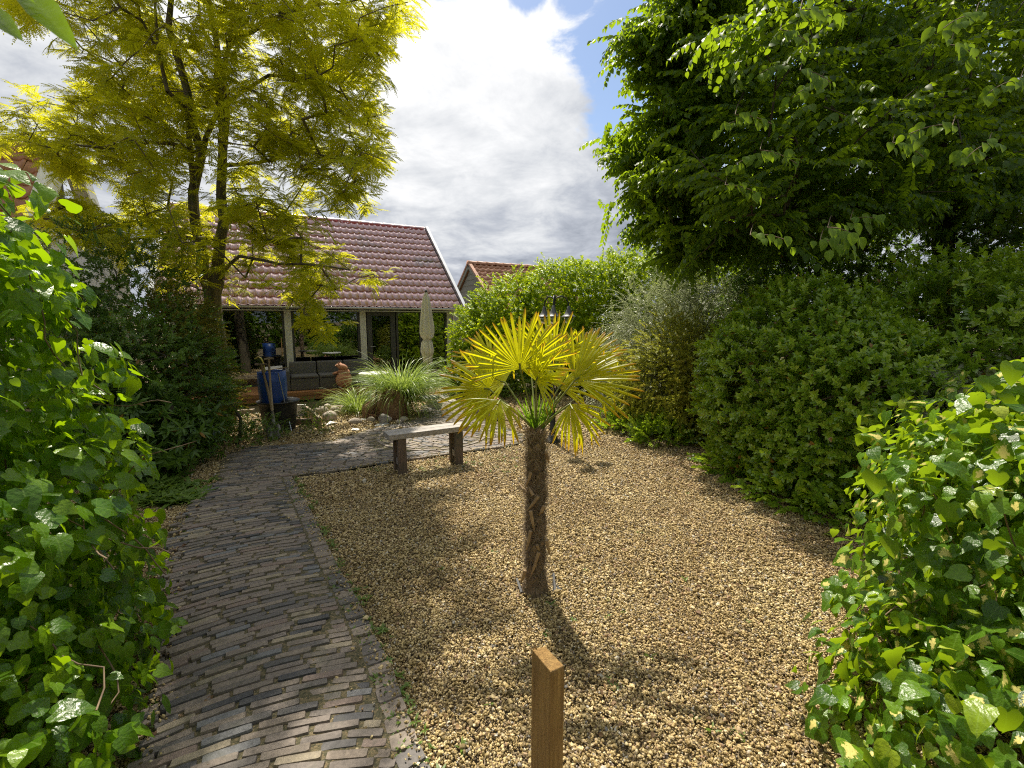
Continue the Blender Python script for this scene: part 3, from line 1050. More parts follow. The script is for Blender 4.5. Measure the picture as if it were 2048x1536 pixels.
def build_ground():
    xs = np.concatenate([np.array([-400, -150, -60, -30, -20]), np.arange(-14, 10.01, 0.125), np.array([14, 20, 30, 60, 150, 400])])
    ys = np.concatenate([np.array([-400, -100, -30, -10]), np.arange(-4, 20.01, 0.125), np.array([26, 40, 70, 150, 400, 900])])
    X, Y = np.meshgrid(xs, ys)
    Z = 0.010 * (np.sin(X * 1.3 + 1) * np.cos(Y * 1.1) + 0.5 * np.sin(X * 3.1 + Y * 2.3)) * (np.abs(X) < 12)
    Z -= 0.018
    a = X * U.x + Y * U.y
    b = X * Nn.x + Y * Nn.y
    ins = (a > POND[0]) & (a < POND[1]) & (b > POND[2]) & (b < POND[3])
    Z = np.where(ins, -0.6, Z)
    n, m = X.shape
    V = np.stack([X, Y, Z], -1).reshape(-1, 3)
    i, j = np.meshgrid(np.arange(n - 1), np.arange(m - 1), indexing='ij')
    q = (i * m + j).ravel()
    Fq = np.stack([q, q + 1, q + m + 1, q + m], -1)
    o = bpy.data.objects.new("ground", np_mesh("ground", V, Fq, M['gravel_base'], np.full(len(V), .5)))
    COL.objects.link(o)
    tag(o, kind='structure')
    mb = MB()
    p = [H(POND[0] - .2, POND[2] - .12, -0.13), H(POND[1] + .2, POND[2] - .12, -0.13), H(POND[1] + .2, POND[3] + .2, -0.13), H(POND[0] - .2, POND[3] + .2, -0.13)]
    mb.add(p, [(0, 1, 2, 3)])
    w = mb.build("pond_water", M['water'])
    tag(w, kind='structure')


build_ground()

LE = [gp(*q) for q in ((150, 1800), (262, 1640), (292, 1500), (312, 1330), (328, 1205), (336, 1115), (362, 1037), (425, 970))]
RE = [gp(*q) for q in ((930, 1700), (835, 1500), (783, 1350), (715, 1210), (668, 1128), (636, 1060), (606, 1000), (583, 957))]
BPX = [(583, 957), (425, 970), (440, 930), (452, 911), (500, 897), (560, 893), (640, 888), (695, 876), (735, 862), (790, 850), (838, 838), (842, 815), (866, 803),
       (905, 800), (925, 808), (932, 828), (985, 848), (1022, 860), (1048, 871), (1052, 880), (1040, 889), (1010, 897), (922, 908), (850, 918), (760, 931), (690, 944), (630, 950)]
BPOLY = [gp(*q) for q in BPX]
DISC = (-1.17, 6.55, 0.75)


def brick_mesh(seed, tint):
    rr = random.Random(seed)
    L, W, T, c = 1.0, 1.0, 0.05, 0.10
    j = lambda k: rr.uniform(-k, k)
    V = []
    for (x, y) in ((-.5, -.5), (.5, -.5), (.5, .5), (-.5, .5)):
        V.append((x * 0.99, y * 0.97, -T))
    rim = []
    for (x, y) in ((-.5, -.42), (-.42, -.5), (0, -.5), (.42, -.5), (.5, -.42), (.5, .42), (.42, .5), (0, .5), (-.42, .5), (-.5, .42)):
        rim.append((x + j(.012), y + j(.05), -0.010 + j(.0015)))
    top = []
    for (x, y, z) in rim:
        top.append((x * 0.97, y * 0.89, 0.0 + j(.0012)))
    base = []
    for (x, y, z) in rim:
        base.append((x, y, -T))
    V = base + rim + top
    Fc = []
    n = 10
    for i in range(n):
        k = (i + 1) % n
        Fc.append((i, k, n + k, n + i))
        Fc.append((n + i, n + k, 2 * n + k, 2 * n + i))
    Fc.append(tuple(range(2 * n, 3 * n)))
    mb = MB()
    mb.add(V, Fc, tint)
    return mb


def build_path():
    rr = random.Random(11)
    # joint bed: one sheet under the bricks
    mb = MB()
    nL = len(LE)
    for i in range(nL - 1):
        V = []
        for (a, b) in ((LE[i], RE[i]), (LE[i + 1], RE[i + 1])):
            for k in range(9):
                t = k / 8
                p = a.lerp(b, t)
                V.append((p.x, p.y, 0.0255 + 0.018 * 4 * t * (1 - t) - (0.02 if k in (0, 8) else 0)))
        mb.add(V, [(k, k + 1, 9 + k + 1, 9 + k) for k in range(8)])
    mb.add([Vector((p.x, p.y, 0.0225)) for p in BPOLY], [tuple(reversed(range(len(BPOLY))))])
    path = mb.build("path", M['joint'])
    tag(path, kind='structure')

    bricks = []       # centre, angle, length, width, z, tint

    def lay(p0, p1, width, z0, camber=0.0, clip=None, bulge=0.0, stag=0.0):
        """a course of bricks from p0 to p1"""
        d = p1 - p0
        Lr = d.length
        dd = d.normalized()
        nr = Vector((-dd.y, dd.x, 0))
        s = -rr.uniform(0.0, 0.16) if stag == 0 else -stag
        while s < Lr:
            l = rr.choice([0.17, 0.18, 0.19, 0.20, 0.175, 0.21])
            if rr.random() < 0.10:
                l *= rr.uniform(0.45, 0.75)
            e0 = max(s, 0)
            e1 = min(s + l, Lr)
            if e1 - e0 > 0.05:
                t = (e0 + e1) / 2 / Lr
                c = p0 + dd * ((e0 + e1) / 2) + nr * (bulge * 4 * t * (1 - t))
                ang = math.atan2(dd.y, dd.x) + bulge * 4 * (1 - 2 * t) / Lr
                if clip is None or clip(c, dd, e1 - e0):
                    tn = rr.choice([0.03, 0.14, 0.22, 0.28, 0.36, 0.42, 0.42, 0.48, 0.48, 0.55, 0.55, 0.6, 0.66, 0.8, 0.9, 1.0])
                    bricks.append((Vector((c.x + rr.gauss(0, .003), c.y + rr.gauss(0, .002), z0 + camber * 4 * t * (1 - t) + rr.gauss(0, .0022))),
                                   ang + rr.gauss(0, .02), e1 - e0 - 0.012, width * rr.uniform(0.86, 0.96), tn, rr.gauss(0, .02), rr.gauss(0, .009)))
            s += l + 0.003

    # strip A
    mids = [(a + b) / 2 for a, b in zip(LE, RE)]
    seg = [(mids[i + 1] - mids[i]).length for i in range(len(mids) - 1)]
    tot = sum(seg)
    pitch = 0.0415
    n = int(tot / pitch)
    border = 0.0
    for k in range(n):
        s = k * tot / n
        i = 0
        while i < len(seg) - 1 and s > seg[i]:
            s -= seg[i]
            i += 1
        t = min(1, s / seg[i])
        a = LE[i].lerp(LE[i + 1], t)
        b = RE[i].lerp(RE[i + 1], t)
        d = (b - a).normalized()
        b2 = b - d * 0.105
        lay(a + d * rr.uniform(-.05, .04), b2, pitch, 0.034, camber=0.018, bulge=0.055)
    # border course of bricks laid lengthways beyond the right ends
    for i in range(len(RE) - 1):
        a, b = RE[i], RE[i + 1]
        d = (b - a)
        Lr = d.length
        d.normalize()
        side = Vector((d.y, -d.x, 0))
        m = max(1, int(round(Lr / 0.085)))
        for k in range(m):
            c = a + d * (Lr * (k + .5) / m) - side * 0.045
            bricks.append((Vector((c.x, c.y, 0.030 + rr.gauss(0, .003))), math.atan2(side.y, side.x) + rr.gauss(0, .04), 0.105, Lr / m * 0.93, rr.choice([.22, .3, .42, .55, .6]), rr.gauss(0, .05), rr.gauss(0, .03)))
    # region B
    poly = [(p.x, p.y) for p in BPOLY]
    cx, cy, cr = DISC

    def inB(c, dd, l):
        e = dd * l * 0.42
        P = np.array([[c.x - e.x, c.y - e.y], [c.x + e.x, c.y + e.y]])
        if not ipoly(P[:, 0], P[:, 1], poly).all():
            return False
        return bool((np.hypot(P[:, 0] - cx, P[:, 1] - cy) > cr + 0.06).all())

    def inD(c, dd, l):
        e = dd * l * 0.42
        P = np.array([[c.x - e.x, c.y - e.y], [c.x + e.x, c.y + e.y]])
        return bool((np.hypot(P[:, 0] - cx, P[:, 1] - cy) < cr - 0.02).all())

    ang = R(21)
    dd = Vector((math.cos(ang), math.sin(ang), 0))
    nn = Vector((-dd.y, dd.x, 0))
    c0 = Vector((-1.5, 6.2, 0))
    for k in range(-50, 125):
        o = c0 + nn * (k * 0.046)
        lay(o - dd * 3.4, o + dd * 3.4, 0.046, 0.030, clip=inB)
    ang = R(-32)
    dd = Vector((math.cos(ang), math.sin(ang), 0))
    nn = Vector((-dd.y, dd.x, 0))
    for k in range(-17, 18):
        o = Vector((cx, cy, 0)) + nn * (k * 0.046)
        dd2 = dd
        lay(o - dd2 * 0.8, o + dd2 * 0.8, 0.046, 0.030, clip=inD)
    m = int(2 * math.pi * (cr + .02) / 0.215)
    for k in range(m):
        a = 2 * math.pi * k / m
        bricks.append((Vector((cx + (cr + .02) * math.cos(a), cy + (cr + .02) * math.sin(a), .033)), a + math.pi / 2, .195, .05, rr.choice([.5, .6, .9]), 0, 0))

    def size(b):
        return b[2] / max(0.3, b[0].length)
    order = sorted(bricks, key=lambda b: b[0].length)
    vis = [b for b in order if b[0].y > 1.45 and abs(b[0].x) < b[0].y * 1.02]
    near = vis[:300]
    nid = set(id(b) for b in near)
    rest = [b for b in bricks if id(b) not in nid]
    tints = [0.03, 0.14, 0.22, 0.28, 0.36, 0.42, 0.48, 0.55, 0.6, 0.66, 0.8, 0.9, 1.0]
    variants = {}
    for i, tn in enumerate(tints):
        variants[tn] = [brick_mesh(i * 5 + q, tn).mesh("brick", M['brick'], False) for q in range(3)]
    for b in near:
        key = min(tints, key=lambda q: abs(q - b[4]))
        o = bpy.data.objects.new("brick", rr.choice(variants[key]))
        o.parent = path
        o.matrix_basis = Matrix.Translation(b[0]) @ Matrix.Rotation(b[1], 4, 'Z') @ Matrix.Rotation(b[5], 4, 'X') @ Matrix.Rotation(b[6], 4, 'Y') @ Matrix.Diagonal((b[2], b[3], 1, 1))
        COL.objects.link(o)
    mb = MB()
    temps = [brick_mesh(900 + q, .5) for q in range(6)]
    for b in rest:
        tm = rr.choice(temps)
        Mx = Matrix.Translation(b[0]) @ Matrix.Rotation(b[1], 4, 'Z') @ Matrix.Rotation(b[5], 4, 'X') @ Matrix.Rotation(b[6], 4, 'Y') @ Matrix.Diagonal((b[2], b[3], 1, 1))
        mb.add([Mx @ Vector(v) for v in tm.v], tm.f, b[4])
    mb.build("brick_paving", M['brick'], path, kind='stuff')
    print("bricks", len(bricks))


build_path()
APOLY = [(p.x, p.y) for p in LE] + [(p.x, p.y) for p in reversed(RE)]
BP2 = [(p.x, p.y) for p in BPOLY]


def stone_mesh(seed):
    rr = np.random.default_rng(seed)
    t = (1 + 5 ** .5) / 2
    V = nz(np.array([(-1, t, 0), (1, t, 0), (-1, -t, 0), (1, -t, 0), (0, -1, t), (0, 1, t), (0, -1, -t), (0, 1, -t), (t, 0, -1), (t, 0, 1), (-t, 0, -1), (-t, 0, 1)], float))
    Fq = np.array([(0, 11, 5), (0, 5, 1), (0, 1, 7), (0, 7, 10), (0, 10, 11), (1, 5, 9), (5, 11, 4), (11, 10, 2), (10, 7, 6), (7, 1, 8), (3, 9, 4), (3, 4, 2), (3, 2, 6), (3, 6, 8), (3, 8, 9), (4, 9, 5), (2, 4, 11), (6, 2, 10), (8, 6, 7), (9, 8, 1)])
    V = V * rr.uniform(0.72, 1.15, (12, 1)) * np.array([1.0, rr.uniform(.6, .85), rr.uniform(.42, .62)])
    return np_mesh("gravel_stone", V, Fq, M['stone'], np.full(12, .5), smooth=False)


def build_gravel():
    stones = [src(stone_mesh(i)) for i in range(8)]
    P = []
    S = []

    def band(y0, y1, dens, s0, s1):
        x0, x1 = -1.15 * y1 - .3, 1.1 * y1 + .2
        x0, x1 = max(x0, -6.5), min(x1, 4.2)
        n = int((x1 - x0) * (y1 - y0) * dens)
        x = rg.uniform(x0, x1, n)
        y = rg.uniform(y0, y1, n)
        inp = ipoly(x, y, APOLY) | ipoly(x, y, BP2)
        a = x * U.x + y * U.y
        b = x * Nn.x + y * Nn.y
        pond = (a > POND[0] - .05) & (a < POND[1] + .05) & (b > POND[2] - .05)
        dx, dy = rg.normal(0, .045, n), rg.normal(0, .045, n)
        out2 = ~(ipoly(x + dx, y + dy, APOLY) | ipoly(x + dx, y + dy, BP2))
        keep = ~pond & (np.abs(x) < y * 1.18 + .25)
        # a few stones strayed on to the bricks, more along the left edge
        stray = rg.random(n) < 0.012 + 0.16 * np.clip((-x - (0.35 + 0.62 * y)) / 0.5, 0, 1) * (y < 4)
        keep &= (~inp | stray | (out2 & (rg.random(n) < .55)))
        z = rg.uniform(-0.010, 0.012, n) + np.where(inp, 0.032, 0)
        P.append(np.stack([x, y, z], -1)[keep])
        S.append(np.exp(rg.normal(0, .32, n))[keep] * rg.uniform(s0, s1, n)[keep])
    band(1.15, 2.6, 18000, 0.0055, 0.0077)
    band(2.6, 4.2, 12000, 0.0064, 0.0085)
    band(4.2, 6.5, 6200, 0.0084, 0.0108)
    band(6.5, 11.5, 1500, 0.014, 0.019)
    P = np.concatenate(P)
    S = np.concatenate(S)
    y = nz(rg.normal(size=(len(P), 3)) * np.array([1, 1, .35]))
    nr = nz(rg.normal(size=(len(P), 3)) * .55 + np.array([0, 0, 1.0]))
    o = scatter("gravel", P, frames(y, nr), S, stones)
    print("stones", len(P))


build_gravel()


# ------------------------------------------------------------------ the garden house
def tile_mesh(name, mat, w, l, amp, lip, seg=7, tint=.5, th=0.034):
    mb = MB()
    V = []
    for (y, dz) in ((l, 0.0), (0.0, lip), (0.0, lip - th)):
        for i in range(seg + 1):
            t = i / seg
            if t < 0.72:
                z = -amp * math.sin(math.pi * t / 0.72)
            else:
                z = amp * 0.95 * math.sin(math.pi * (t - .72) / 0.28)
            V.append((t * w, y, z + dz))
    Fc = []
    n = seg + 1
    for i in range(seg):
        Fc.append((n + i, n + i + 1, i + 1, i))
        Fc.append((2 * n + i, 2 * n + i + 1, n + i + 1, n + i))
    mb.add(V, Fc, tint)
    return mb


def lay_tiles(parent, O, ax, ay, nrm, nx, ny, w, l, mat, limit, amp=0.022, lip=0.038):
    """O: lower left corner; ax along the eave, ay up the slope"""
    rr = random.Random(5)
    metas = [tile_mesh("roof_tile", mat, w * 1.0, l * 1.06, amp, lip, tint=t).mesh("roof_tile", mat, True) for t in (0.1, 0.35, 0.6, 0.9)]
    mbs = [tile_mesh("roof_tile", mat, w, l * 1.06, amp, lip, tint=t) for t in (0.1, 0.35, 0.6, 0.9)]
    Rm = Matrix((ax, ay, nrm)).transposed().to_4x4()
    cells = [(i, j) for i in range(nx) for j in range(ny)]
    cen = lambda c: O + ax * (c[0] + .5) * w + ay * (c[1] + .5) * l
    cells.sort(key=lambda c: (cen(c) - Vector((0, 0, CAM_H))).length)
    rest = MB()
    off = root_loc(parent)
    for q, c in enumerate(cells):
        p = O + ax * (c[0] * w) + ay * (c[1] * l) + nrm * rr.uniform(0, .005)
        k = rr.randrange(4)
        Mx = Matrix.Translation(p) @ Rm @ Matrix.Rotation(rr.gauss(0, .008), 4, 'Z') @ Matrix.Rotation(rr.gauss(0, .012), 4, 'X')
        if q < limit:
            o = bpy.data.objects.new("roof_tile", metas[k])
            o.parent = parent
            o.matrix_basis = Matrix.Translation(-off) @ Mx
            COL.objects.link(o)
        else:
            rest.add([Mx @ Vector(v) for v in mbs[k].v], mbs[k].f, mbs[k].t)
    if rest.v:
        rest.build("roof_tiling", mat, parent, smooth=True, kind='stuff')


def P3(a, b, z):
    v = H(a, b)
    return Vector((v.x, v.y, z))


Z3 = Vector((0, 0, 1))


def hbox(mb, a0, a1, b0, b1, z0, z1, tint=.5):
    return mb.box(P3(a0, b0, z0), U * (a1 - a0), Nn * (b1 - b0), Z3 * (z1 - z0), tint)


def build_house():
    t = thing("garden_house", H(1.5, 14, 0), "garden room with burgundy glazed tile roof, glass front and grey posts beyond the pond", "garden house")
    aL, aR = -1.95, 4.9
    eave_b, eave_z = 12.68, 2.08
    ridge_b, ridge_z = 16.08, 4.90
    back_b = 19.4
    # walls: rear, sides with gables
    mb = MB()
    hbox(mb, aL, aR, 19.2, 19.35, -0.05, 2.2)
    for a in (aL, aR - .12):
        hbox(mb, a, a + .12, 13.12, 19.2, -0.05, 2.1)
        g = [P3(a, 12.95, 2.1), P3(a, 19.25, 2.1), P3(a, ridge_b, ridge_z - .12)]
        g2 = [p + U * .12 for p in g]
        mb.add(g + g2, [(0, 1, 2), (5, 4, 3), (0, 3, 4, 1), (1, 4, 5, 2), (2, 5, 3, 0)])
    mb.build("wall", M['grey_paint'], t)
    # room inside
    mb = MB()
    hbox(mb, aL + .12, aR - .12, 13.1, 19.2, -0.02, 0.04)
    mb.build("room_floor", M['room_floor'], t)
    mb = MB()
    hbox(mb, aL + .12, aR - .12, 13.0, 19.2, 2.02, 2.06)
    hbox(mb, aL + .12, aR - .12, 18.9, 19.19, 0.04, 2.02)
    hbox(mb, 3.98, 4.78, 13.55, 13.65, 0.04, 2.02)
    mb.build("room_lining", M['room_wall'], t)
    # glass front
    posts = [(-1.95, -1.83), (0.39, 0.55), (2.23, 2.39), (4.72, 4.9)]
    for a0, a1 in posts:
        MB_ = MB()
        hbox(MB_, a0, a1, 12.93, 13.08, 0.02, 2.03)
        MB_.build("post", M['grey_paint'], t, bevel=.006)
    mb = MB()
    hbox(mb, aL, aR, 12.90, 13.11, 1.995, 2.10)
    mb.build("lintel", M['frame_dark'], t)
    mb = MB()
    hbox(mb, aL, 2.23, 12.86, 13.11, -0.02, 0.05)
    hbox(mb, 2.39, 4.72, 12.9, 13.11, -0.06, 0.02)
    mb.build("sill", M['zinc'], t)
    bays = [(-1.83, 0.39), (0.55, 2.23), (3.22, 3.95), (3.97, 4.72)]
    for i, (a0, a1) in enumerate(bays):
        w = MB()
        f = 0.055
        hbox(w, a0, a0 + f, 12.985, 13.045, 0.05, 1.99)
        hbox(w, a1 - f, a1, 12.985, 13.045, 0.05, 1.99)
        hbox(w, a0 + f, a1 - f, 12.985, 13.045, 0.05, 0.11)
        hbox(w, a0 + f, a1 - f, 12.985, 13.045, 1.93, 1.99)
        win = w.build("window", M['frame_dark'], t)
        g = MB()
        p = [P3(a0 + f, 13.015, .11), P3(a1 - f, 13.015, .11), P3(a1 - f, 13.015, 1.93), P3(a0 + f, 13.015, 1.93)]
        g.add(p, [(0, 1, 2, 3)])
        g.build("pane", M['glass'], win)
    # door
    w = MB()
    a0, a1 = 2.42, 3.19
    f = 0.13
    hbox(w, a0, a0 + f, 12.97, 13.04, 0.04, 1.98)
    hbox(w, a1 - f, a1, 12.97, 13.04, 0.04, 1.98)
    hbox(w, a0 + f, a1 - f, 12.97, 13.04, 0.04, 0.24)
    hbox(w, a0 + f, a1 - f, 12.97, 13.04, 1.84, 1.98)
    door = w.build("door", M['frame_dark'], t)
    g = MB()
    p = [P3(a0 + f, 13.01, .24), P3(a1 - f, 13.01, .24), P3(a1 - f, 13.01, 1.84), P3(a0 + f, 13.01, 1.84)]
    g.add(p, [(0, 1, 2, 3)])
    g.build("pane", M['glass'], door)
    h = MB()
    h.tube([P3(a0 + .07, 12.97, 1.0), P3(a0 + .07, 12.91, 1.0), P3(a0 + .19, 12.91, 1.0)], .009, 8)
    h.build("handle", M['zinc'], door, smooth=True)
    # roof
    sl = Vector((Nn.x * (ridge_b - eave_b), Nn.y * (ridge_b - eave_b), ridge_z - eave_z))
    Ls = sl.length
    ay = sl.normalized()
    nrm = U.cross(ay).normalized()
    if nrm.z < 0:
        nrm = -nrm
    a_l, a_r = -2.22, 5.13
    O = P3(a_l, eave_b, eave_z)
    mb = MB()
    mb.box(O - nrm * .10 + ay * .02, U * (a_r - a_l), ay * (Ls - .02), nrm * .05)
    O2 = P3(a_l, back_b + .15, eave_z)
    sl2 = P3(a_l, ridge_b, ridge_z) - O2
    n2 = sl2.normalized().cross(U).normalized()
    if n2.z < 0:
        n2 = -n2
    mb.box(O2 - n2 * .10, U * (a_r - a_l), sl2 * .995, n2 * .07)
    roof = mb.build("roof", M['tile_red'], t)
    nx, ny = 39, 13
    w = (a_r - a_l - .06) / nx
    l = (Ls - .05) / ny
    lay_tiles(roof, O + U * .01, U, ay, nrm, nx, ny, w, l, M['tile_red'], 300)
    # ridge caps
    cap = MB()
    seg = 8
    Lc = 0.37
    V = []
    for x, r in ((0, .105), (Lc * .96, .092), (Lc, .092)):
        for i in range(seg + 1):
            an = math.pi * i / seg
            V.append((x, math.cos(an) * r, math.sin(an) * r * .75))
    Fc = []
    for k in range(2):
        for i in range(seg):
            Fc.append((k * (seg + 1) + i, (k + 1) * (seg + 1) + i, (k + 1) * (seg + 1) + i + 1, k * (seg + 1) + i + 1))
    cap.add(V, Fc)
    cm = cap.mesh("ridge_tile", M['tile_red'], True)
    Rm = Matrix((U, Nn, Z3)).transposed().to_4x4()
    off = root_loc(roof)
    for k in range(20):
        o = bpy.data.objects.new("ridge_tile", cm)
        o.parent = roof
        o.matrix_basis = Matrix.Translation(P3(a_l + k * Lc * .993, ridge_b, ridge_z - .01) - off) @ Rm
        COL.objects.link(o)
    # verge boards
    for a in (a_l - .05, a_r - .03):
        v = MB()
        v.box(P3(a, eave_b - .04, eave_z - .09), U * .09, sl * 1.01, nrm * .17)
        v.build("verge_board", M['zinc'], t)
    # gutter
    g = MB()
    gc = P3(a_l - .03, eave_b - .06, eave_z - .025)
    V = []
    n = 8
    for x in (0, a_r - a_l + .08):
        for rad in (.06, .052):
            for i in range(n + 1):
                an = math.pi + math.pi * i / n
                V.append(gc + U * x + Nn * (math.cos(an) * rad) + Z3 * (math.sin(an) * rad))
    k = n + 1
    Fc = []
    for i in range(n):
        Fc.append((i, i + 1, 2 * k + i + 1, 2 * k + i))
        Fc.append((k + i + 1, k + i, 3 * k + i, 3 * k + i + 1))
    Fc.append((0, 2 * k, 3 * k, k))
    Fc.append((n, k + n, 3 * k + n, 2 * k + n))
    g.add(V, Fc)
    g.build("gutter", M['zinc'], t, smooth=True)
    s = MB()
    s.box(P3(a_l, eave_b, eave_z - .13), U * (a_r - a_l), Nn * .28, Z3 * .025)
    s.build("soffit", M['grey_paint'], t)
    d = MB()
    d.tube([P3(aR - .02, 12.86, 2.0), P3(aR - .02, 12.86, 0.02)], .035, 10)
    d.build("downpipe", M['zinc'], t, smooth=True)

    # things inside
    for (px, py, s, lab) in ((872, 624, (.17, .28), "tall framed picture highest on the dark wall behind the right-hand glass"),
                             (890, 648, (.14, .42), "narrow framed picture nearest the corner post behind the glass"),
                             (877, 655, (.17, .15), "small square framed picture below the tall one behind the glass")):
        r_ = ray(px, py)
        k = 13.53 / (r_.x * Nn.x + r_.y * Nn.y)
        c = Vector((0, 0, CAM_H)) + r_ * k
        fr = MB()
        x, z = s
        fr.box(c - U * x / 2 - Z3 * z / 2 - Nn * .03, U * x, Nn * .03, Z3 * z)
        o = fr.build("picture_frame", M['white'])
        inn = MB()
        inn.box(c - U * (x / 2 - .02) - Z3 * (z / 2 - .02) - Nn * .034, U * (x - .04), Nn * .004, Z3 * (z - .04))
        pr = bpy.data.objects.new("print", inn.mesh("print", M['room_floor']))
        pr.parent = o
        COL.objects.link(pr)
        tag(o, lab, "picture", "pictures on the dark wall inside the garden room")
    r_ = MB()
    r_.tube([P3(4.33, 13.3, .04), P3(4.33, 13.3, 1.25)], .075, 14)
    o = r_.build("rolled_mat", M['canvas'], smooth=True)
    tag(o, "pale rolled mat standing upright behind the glass near the corner post", "mat")
    tb = thing("dining_table", P3(3.3, 14.4, .04), "dark table inside the garden room behind the clear pane", "table")
    m_ = MB()
    hbox(m_, 2.7, 4.0, 14.1, 14.8, .74, .78)
    m_.build("table_top", M['frame_dark'], tb)
    for a in (2.75, 3.9):
        for b in (14.13, 14.7):
            q = MB()
            hbox(q, a, a + .05, b, b + .05, .04, .74)
            q.build("leg", M['frame_dark'], tb)
    cr = thing("wooden_crate", P3(3.45, 14.2, .78), "light wooden crate on the table behind the clear pane of the garden room", "crate")
    for (a0_, a1_, b0_, b1_, z0_, z1_) in ((3.38, 3.72, 14.15, 14.17, .78, .98), (3.38, 3.72, 14.40, 14.42, .78, .98), (3.38, 3.40, 14.17, 14.40, .78, .98), (3.70, 3.72, 14.17, 14.40, .78, .98), (3.40, 3.70, 14.17, 14.40, .78, .80)):
        q = MB()
        hbox(q, a0_, a1_, b0_, b1_, z0_, z1_)
        q.build("board", M['orange_box'], cr)


build_house()


def build_deck():
    t = thing("deck", H(0.3, 12, 0), "low orange brown timber deck along the glass front over the pond", "deck")
    n = 10
    for i in range(n):
        b = 11.42 + i * 0.142
        m = MB()
        hbox(m, -2.6, 2.75, b, b + .136, 0.055, 0.085, tint=rnd.random())
        m.build("plank", M['deck'], t)
    m = MB()
    hbox(m, -2.6, 2.75, 11.38, 11.42, 0.0, 0.08)
    m.build("fascia_board", M['deck'], t)
    m = MB()
    hbox(m, -2.6, 2.75, 11.395, 11.43, -0.105, -0.006)
    m.build("fascia_board", M['deck'], t)
    for a in (-2.2, -.6, 1.0, 2.5):
        m = MB()
        hbox(m, a, a + .1, 11.5, 11.6, -.6, .055)
        m.build("pile", M['bark_dark'], t)


build_deck()


def build_sofa():
    t = thing("rattan_sofa", H(1.35, 12, .085), "grey woven rattan sofa of three seats on the deck before the glass", "sofa")
    for i in range(3):
        a0 = 0.40 + i * .625
        m = MB()
        hbox(m, a0, a0 + .615, 11.62, 12.35, .085, .36)
        m.build("base", M['rattan'], t, bevel=.02)
        m = MB()
        hbox(m, a0 + .01, a0 + .605, 11.60, 12.15, .363, .43)
        m.build("seat", M['rattan'], t, bevel=.025)
        m = MB()
        m.box(P3(a0 + .005, 12.15, .40), U * .605, Nn * .16, Z3 * .31 + Nn * .05)
        m.build("backrest", M['rattan'], t, bevel=.03)
    m = MB()
    hbox(m, .31, .395, 11.62, 12.35, .085, .56)
    m.build("armrest", M['rattan'], t, bevel=.02)


build_sofa()


def build_shed():
    a0, a1 = 7.15, 11.2
    rb, rz = 17.0, 3.95
    run, rise = 2.35, 1.75
    t = thing("timber_shed", H(9, 17, 0), "small grey boarded shed with orange pantile roof behind the green hedge", "shed")
    m = MB()
    hbox(m, a0 + .09, a1, rb - run + .25, rb + run - .25, 0, rz - rise + .05)
    g = [P3(a0 + .09, rb - run + .3, rz - rise + .05), P3(a0 + .09, rb + run - .3, rz - rise + .05), P3(a0 + .09, rb, rz - .15)]
    g2 = [p + U * .1 for p in g]
    m.add(g + g2, [(0, 2, 1), (3, 4, 5), (0, 1, 4, 3), (1, 2, 5, 4), (2, 0, 3, 5)])
    m.build("wall", M['clad'], t)
    z = 1.2
    while z < rz - .3:
        hw = run - .35 if z < rz - rise else (rz - .25 - z) / (rise) * run
        h = .21
        if hw > .12:
            m = MB()
            hw2 = max(0.03, hw if z + h < rz - rise else (rz - .25 - z - h) / rise * run)
            p = [P3(a0 + .05, rb - hw, z), P3(a0 + .05, rb + hw, z), P3(a0 + .065, rb + hw2, z + h), P3(a0 + .065, rb - hw2, z + h)]
            q = [v + U * .02 for v in p]
            m.add(p + q, [(3, 2, 1, 0), (4, 5, 6, 7), (0, 1, 5, 4), (1, 2, 6, 5), (2, 3, 7, 6), (3, 0, 4, 7)], rnd.random())
            m.build("plank", M['clad'], t)
        z += h
    for sgn in (-1, 1):
        O = P3(a0, rb + sgn * run, rz - rise)
        top = P3(a0, rb, rz)
        sl = top - O
        ay = sl.normalized()
        nrm = U.cross(ay).normalized()
        if nrm.z < 0:
            nrm = -nrm
        m = MB()
        m.box(O - nrm * .08, U * (a1 - a0), sl, nrm * .05)
        rf = m.build("roof", M['tile_orange'], t)
        if sgn < 0:
            lay_tiles(rf, O, U, ay, nrm, 16, 10, .25, sl.length / 10, M['tile_orange'], 160, amp=.03, lip=.035)
        m = MB()
        m.box(O - U * .03 - nrm * .17, U * .03, sl, nrm * .17)
        m.build("verge_board", M['clad'], t)
        for k in range(10):
            m = MB()
            p = O + sl * ((k) / 10)
            m.box(p - U * .05 - nrm * .02, U * .12, sl * .104, nrm * .075, rnd.random())
            m.build("verge_tile", M['tile_orange'], rf)
    for k in range(11):
        m = MB()
        c = P3(a0 - .05 + k * .38, rb, rz - .03)
        V = []
        for x, r in ((0, .13), (.39, .115)):
            for i in range(9):
                an = math.pi * i / 8
                V.append(c + U * x + Nn * math.cos(an) * r + Z3 * math.sin(an) * r)
        Fc = [(i, 9 + i, 10 + i, i + 1) for i in range(8)] + [tuple(range(9))]
        m.add(V, Fc, rnd.random())
        m.build("ridge_tile", M['tile_orange'], t, smooth=True)
    m = MB()
    hbox(m, a0 + .0, a0 + .06, 16.75, 16.83, 2.45, 2.75)
    m.build("wall_lamp", M['grey_paint'], t)


build_shed()


